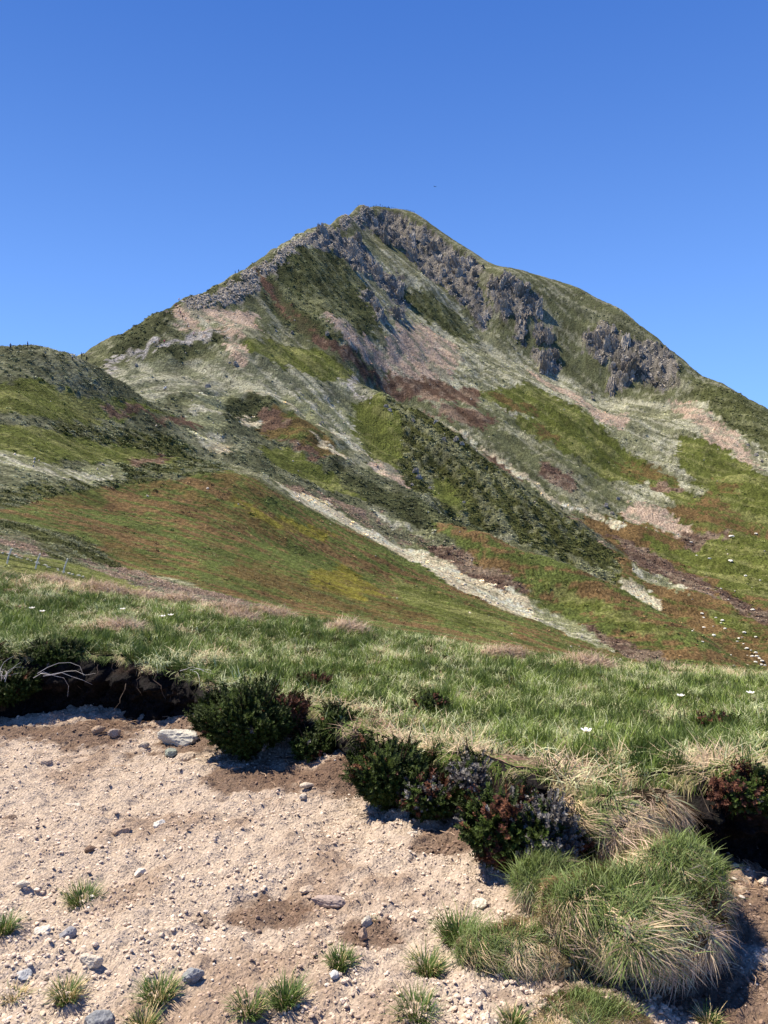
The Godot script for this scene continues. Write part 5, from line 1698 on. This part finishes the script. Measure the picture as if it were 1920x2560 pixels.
func build_people() -> void:
	# coat, trousers, hair or hat, stride, stoop, label; in the order of HIKERS, then those on the summit
	var who := [
		["c8ccd0", "2b2d35", "2a211c", 0.1, 0.05, "hiker in a light grey top on the pale path, first of the file"],
		["30343c", "3d3a36", "5a3d28", 0.22, 0.08, "hiker in black on the pale path, second of the file"],
		["8c2f2c", "24262c", "2a211c", 0.2, 0.06, "hiker in a dark red jacket on the pale path, third of the file"],
		["d2577a", "2c3038", "c9b38a", 0.15, 0.08, "hiker in pink on the pale path, last of the file"],
		["e0a6b4", "33363f", "2a211c", 0.18, 0.05, "hiker in pale pink where the path meets the bare slope"],
		["3a3d4c", "25262b", "2a211c", 0.2, 0.1, "hiker in navy on the steep steps, lowest of the knot"],
		["7c3b66", "2d2d34", "2a211c", 0.2, 0.1, "hiker in purple on the steep steps"],
		["b8433c", "2d2d34", "c9b38a", 0.18, 0.08, "hiker in bright red on the steep steps"],
		["24262c", "34322f", "2a211c", 0.2, 0.1, "hiker all in black on the steep steps"],
		["d9d6cf", "3a3d4c", "2a211c", 0.15, 0.06, "hiker in white on the steep steps"],
		["c98f5c", "35332f", "2a211c", 0.2, 0.1, "hiker in orange at the top of the steep steps"],
		["b9627c", "35332f", "4b3424", 0.2, 0.1, "hiker in rose at the shoulder of the ridge"],
		["2c2f36", "2c2f36", "2a211c", 0.1, 0.04, "hiker in dark clothes below the steep steps"],
		["e6e4de", "2f3138", "c9b38a", 0.12, 0.05, "hiker in a white shirt below the steep steps"],
		["1f2226", "25262b", "2a211c", 0.05, 0.02, "lone dark figure standing on the grey knoll in the saddle"],
		["f0eeea", "3c3f49", "2a211c", 0.2, 0.05, "hiker in white in the saddle, nearer the hill"],
		["e9e2da", "2b2d35", "5a3d28", 0.2, 0.05, "second hiker in white in the saddle"],
		["ddd8d0", "33363f", "2a211c", 0.1, 0.05, "hiker in cream at the lowest end of the ridge path"],
		["24262c", "2b2d35", "2a211c", 0.15, 0.05, "dark hiker near the lowest end of the ridge path"],
		["2c3a30", "2b2d35", "2a211c", 0.15, 0.05, "hiker in dark green near the lowest end of the ridge path"],
		["2b2d35", "25262b", "2a211c", 0.12, 0.03, "dark figure on the skyline of the near left hill"],
		["35302c", "25262b", "2a211c", 0.1, 0.03, "small brown-clad figure at the left end of the hill skyline"],
		["2e4a72", "24262c", "2a211c", 0.2, 0.05, "hiker in blue on the skyline of the left ridge"],
		["23314a", "24262c", "2a211c", 0.2, 0.05, "hiker in dark blue on the skyline of the left ridge"],
		["3b3c40", "2b2d35", "2a211c", 0.2, 0.05, "hiker in grey at the foot of the bare slope"],
	]
	var spots := []
	for k in range(0, HIKERS.size(), 2):
		spots.append(Vector2(HIKERS[k], HIKERS[k + 1]))
	var top := [
		["2a2e38", "2b2d35", "2a211c", 0.05, 0.02, "hiker in black standing at the viewing table"], ["384a6a", "2b2d35", "2a211c", 0.05, 0.02, "hiker in blue standing at the viewing table"],
		["4a3030", "2b2d35", "2a211c", 0.05, 0.02, "hiker in maroon on the summit deck"], ["26282c", "2b2d35", "2a211c", 0.05, 0.02, "hiker in charcoal on the summit deck"],
		["30343c", "2b2d35", "2a211c", 0.08, 0.02, "lone hiker at the summit railing"], ["2f3b34", "2b2d35", "2a211c", 0.1, 0.02, "hiker left of the summit deck"],
	]
	var where := [-2.6, -1.2, 1.3, 3.0, 9.8, -7.3]
	for k in top.size():
		who.append(top[k])
		spots.append(Vector2(where[k], crest_z(where[k])))
	for k in spots.size():
		var a = who[k]
		var x: float = spots[k].x
		var z: float = spots[k].y
		var o := put(figure(a[3], a[4], hex(a[0]), hex(a[1]), hex(a[2]), 0.06), M.cloth, "person")
		var lift := 0.62 if k >= spots.size() - 6 and absf(x) < 4.0 else 0.0
		o.position = Vector3(x, ground(x, z) + lift - 0.02, z)
		o.rotation.y = rng.randf() * TAU
		tag(o, a[5], "person", "hikers on the mountain")
	summit()
	bird()


func crest_z(x: float) -> float:   # the highest ground across x near the summit
	var best := -530.0
	for k in 60:
		var z := -560.0 + k
		if ground(x, z) > ground(x, best):
			best = z
	return best


func summit() -> void:
	var z0 := crest_z(0.0)
	var o := base("viewing_deck", Vector3(0, ground(0, z0), z0))
	tag(o, "small dark timber viewing deck on the summit", "deck")
	var wood := hex("4a4038")
	for k in 14:
		var s := Shape.new()
		var x := -4.2 + k * 0.6
		s.box(Vector3(x, 0.5, -2.0), Vector3(x + 0.56, 0.6, 2.0), dim(wood, rng.randf_range(0.8, 1.2)))
		put(s.done(), M.twig, "plank", o)
	for x in [-4.0, -1.4, 1.4, 4.0]:
		for z in [-1.8, 1.8]:
			var s := Shape.new()
			s.tube([Vector3(x, -2.5, z), Vector3(x, 0.5, z)], 0.12, 0.12, 6, wood)
			put(s.done(), M.twig, "pile", o)
	var t := base("viewing_table", Vector3(0.2, ground(0, z0) + 0.6, z0))
	tag(t, "round stone viewing table in the middle of the summit deck", "table")
	var stone := Shape.new()
	stone.tube([Vector3(0, 0, 0), Vector3(0, 0.85, 0)], 0.35, 0.3, 8, hex("6b6963"))
	put(stone.done(), M.twig, "pedestal", t)
	stone = Shape.new()
	stone.tube([Vector3(0, 0.85, 0), Vector3(0, 1.0, 0)], 0.9, 0.9, 12, hex("7d7a74"))
	put(stone.done(), M.twig, "table_top", t)
	for run in [[5.0, 21.0, "thin timber railing running down to the right from the summit deck"], [-17.0, -5.0, "thin timber railing running up to the summit deck from the left ridge"]]:
		var x0: float = run[0]
		var rail := base("railing", Vector3(x0, ground(x0, crest_z(x0)), crest_z(x0)))
		tag(rail, run[2], "railing", "summit railings")
		var heads := []
		var n := 7
		for k in n:
			var x := lerpf(x0, run[1], k / float(n - 1))
			var z := crest_z(x)
			var at := Vector3(x, ground(x, z), z) - rail.position
			var s := Shape.new()
			s.tube([at - Vector3(0, 0.3, 0), at + Vector3(0, 1.25, 0)], 0.09, 0.08, 6, wood)
			put(s.done(), M.twig, "post", rail)
			heads.append(at)
		for lift in [0.65, 1.2]:
			var s := Shape.new()
			var pts := []
			for at: Vector3 in heads:
				pts.append(at + Vector3(0, lift, 0.1))
			s.tube(pts, 0.055, 0.055, 5, wood)
			put(s.done(), M.twig, "rail", rail)


func bird() -> void:
	var o := base("bird", Vector3(19.9, 128.5, -300.0), 0.6)
	tag(o, "dark bird gliding in the sky right of the summit", "bird")
	var s := Shape.new()
	var dark := hex("22252c")
	s.tube([Vector3(0, 0, -0.32), Vector3(0, 0.03, -0.2), Vector3(0, 0.03, 0.05), Vector3(0, 0.0, 0.3), Vector3(0, 0, 0.46)], 0.05, 0.02, 8, dark)
	s.tube([Vector3(0, 0.02, -0.30), Vector3(0, 0.04, -0.42), Vector3(0, 0.01, -0.50)], 0.05, 0.01, 7, dark)
	for e in [-1.0, 1.0]:
		var a := [Vector3(0, 0.04, -0.14), Vector3(e * 0.35, 0.12, -0.2), Vector3(e * 0.8, 0.1, -0.05)]
		var b := [Vector3(0, 0.04, 0.12), Vector3(e * 0.35, 0.11, 0.1), Vector3(e * 0.8, 0.1, 0.02)]
		for k in 2:
			s.quad(a[k], a[k + 1], b[k + 1], b[k], dark)
			s.quad(a[k] - Vector3(0, 0.02, 0), b[k] - Vector3(0, 0.02, 0), b[k + 1] - Vector3(0, 0.015, 0), a[k + 1] - Vector3(0, 0.015, 0), dark)
	s.tri(Vector3(-0.03, 0, 0.4), Vector3(0.12, 0, 0.62), Vector3(-0.12, 0, 0.62), dark)
	put(s.done(), M.cloth, "body", o)
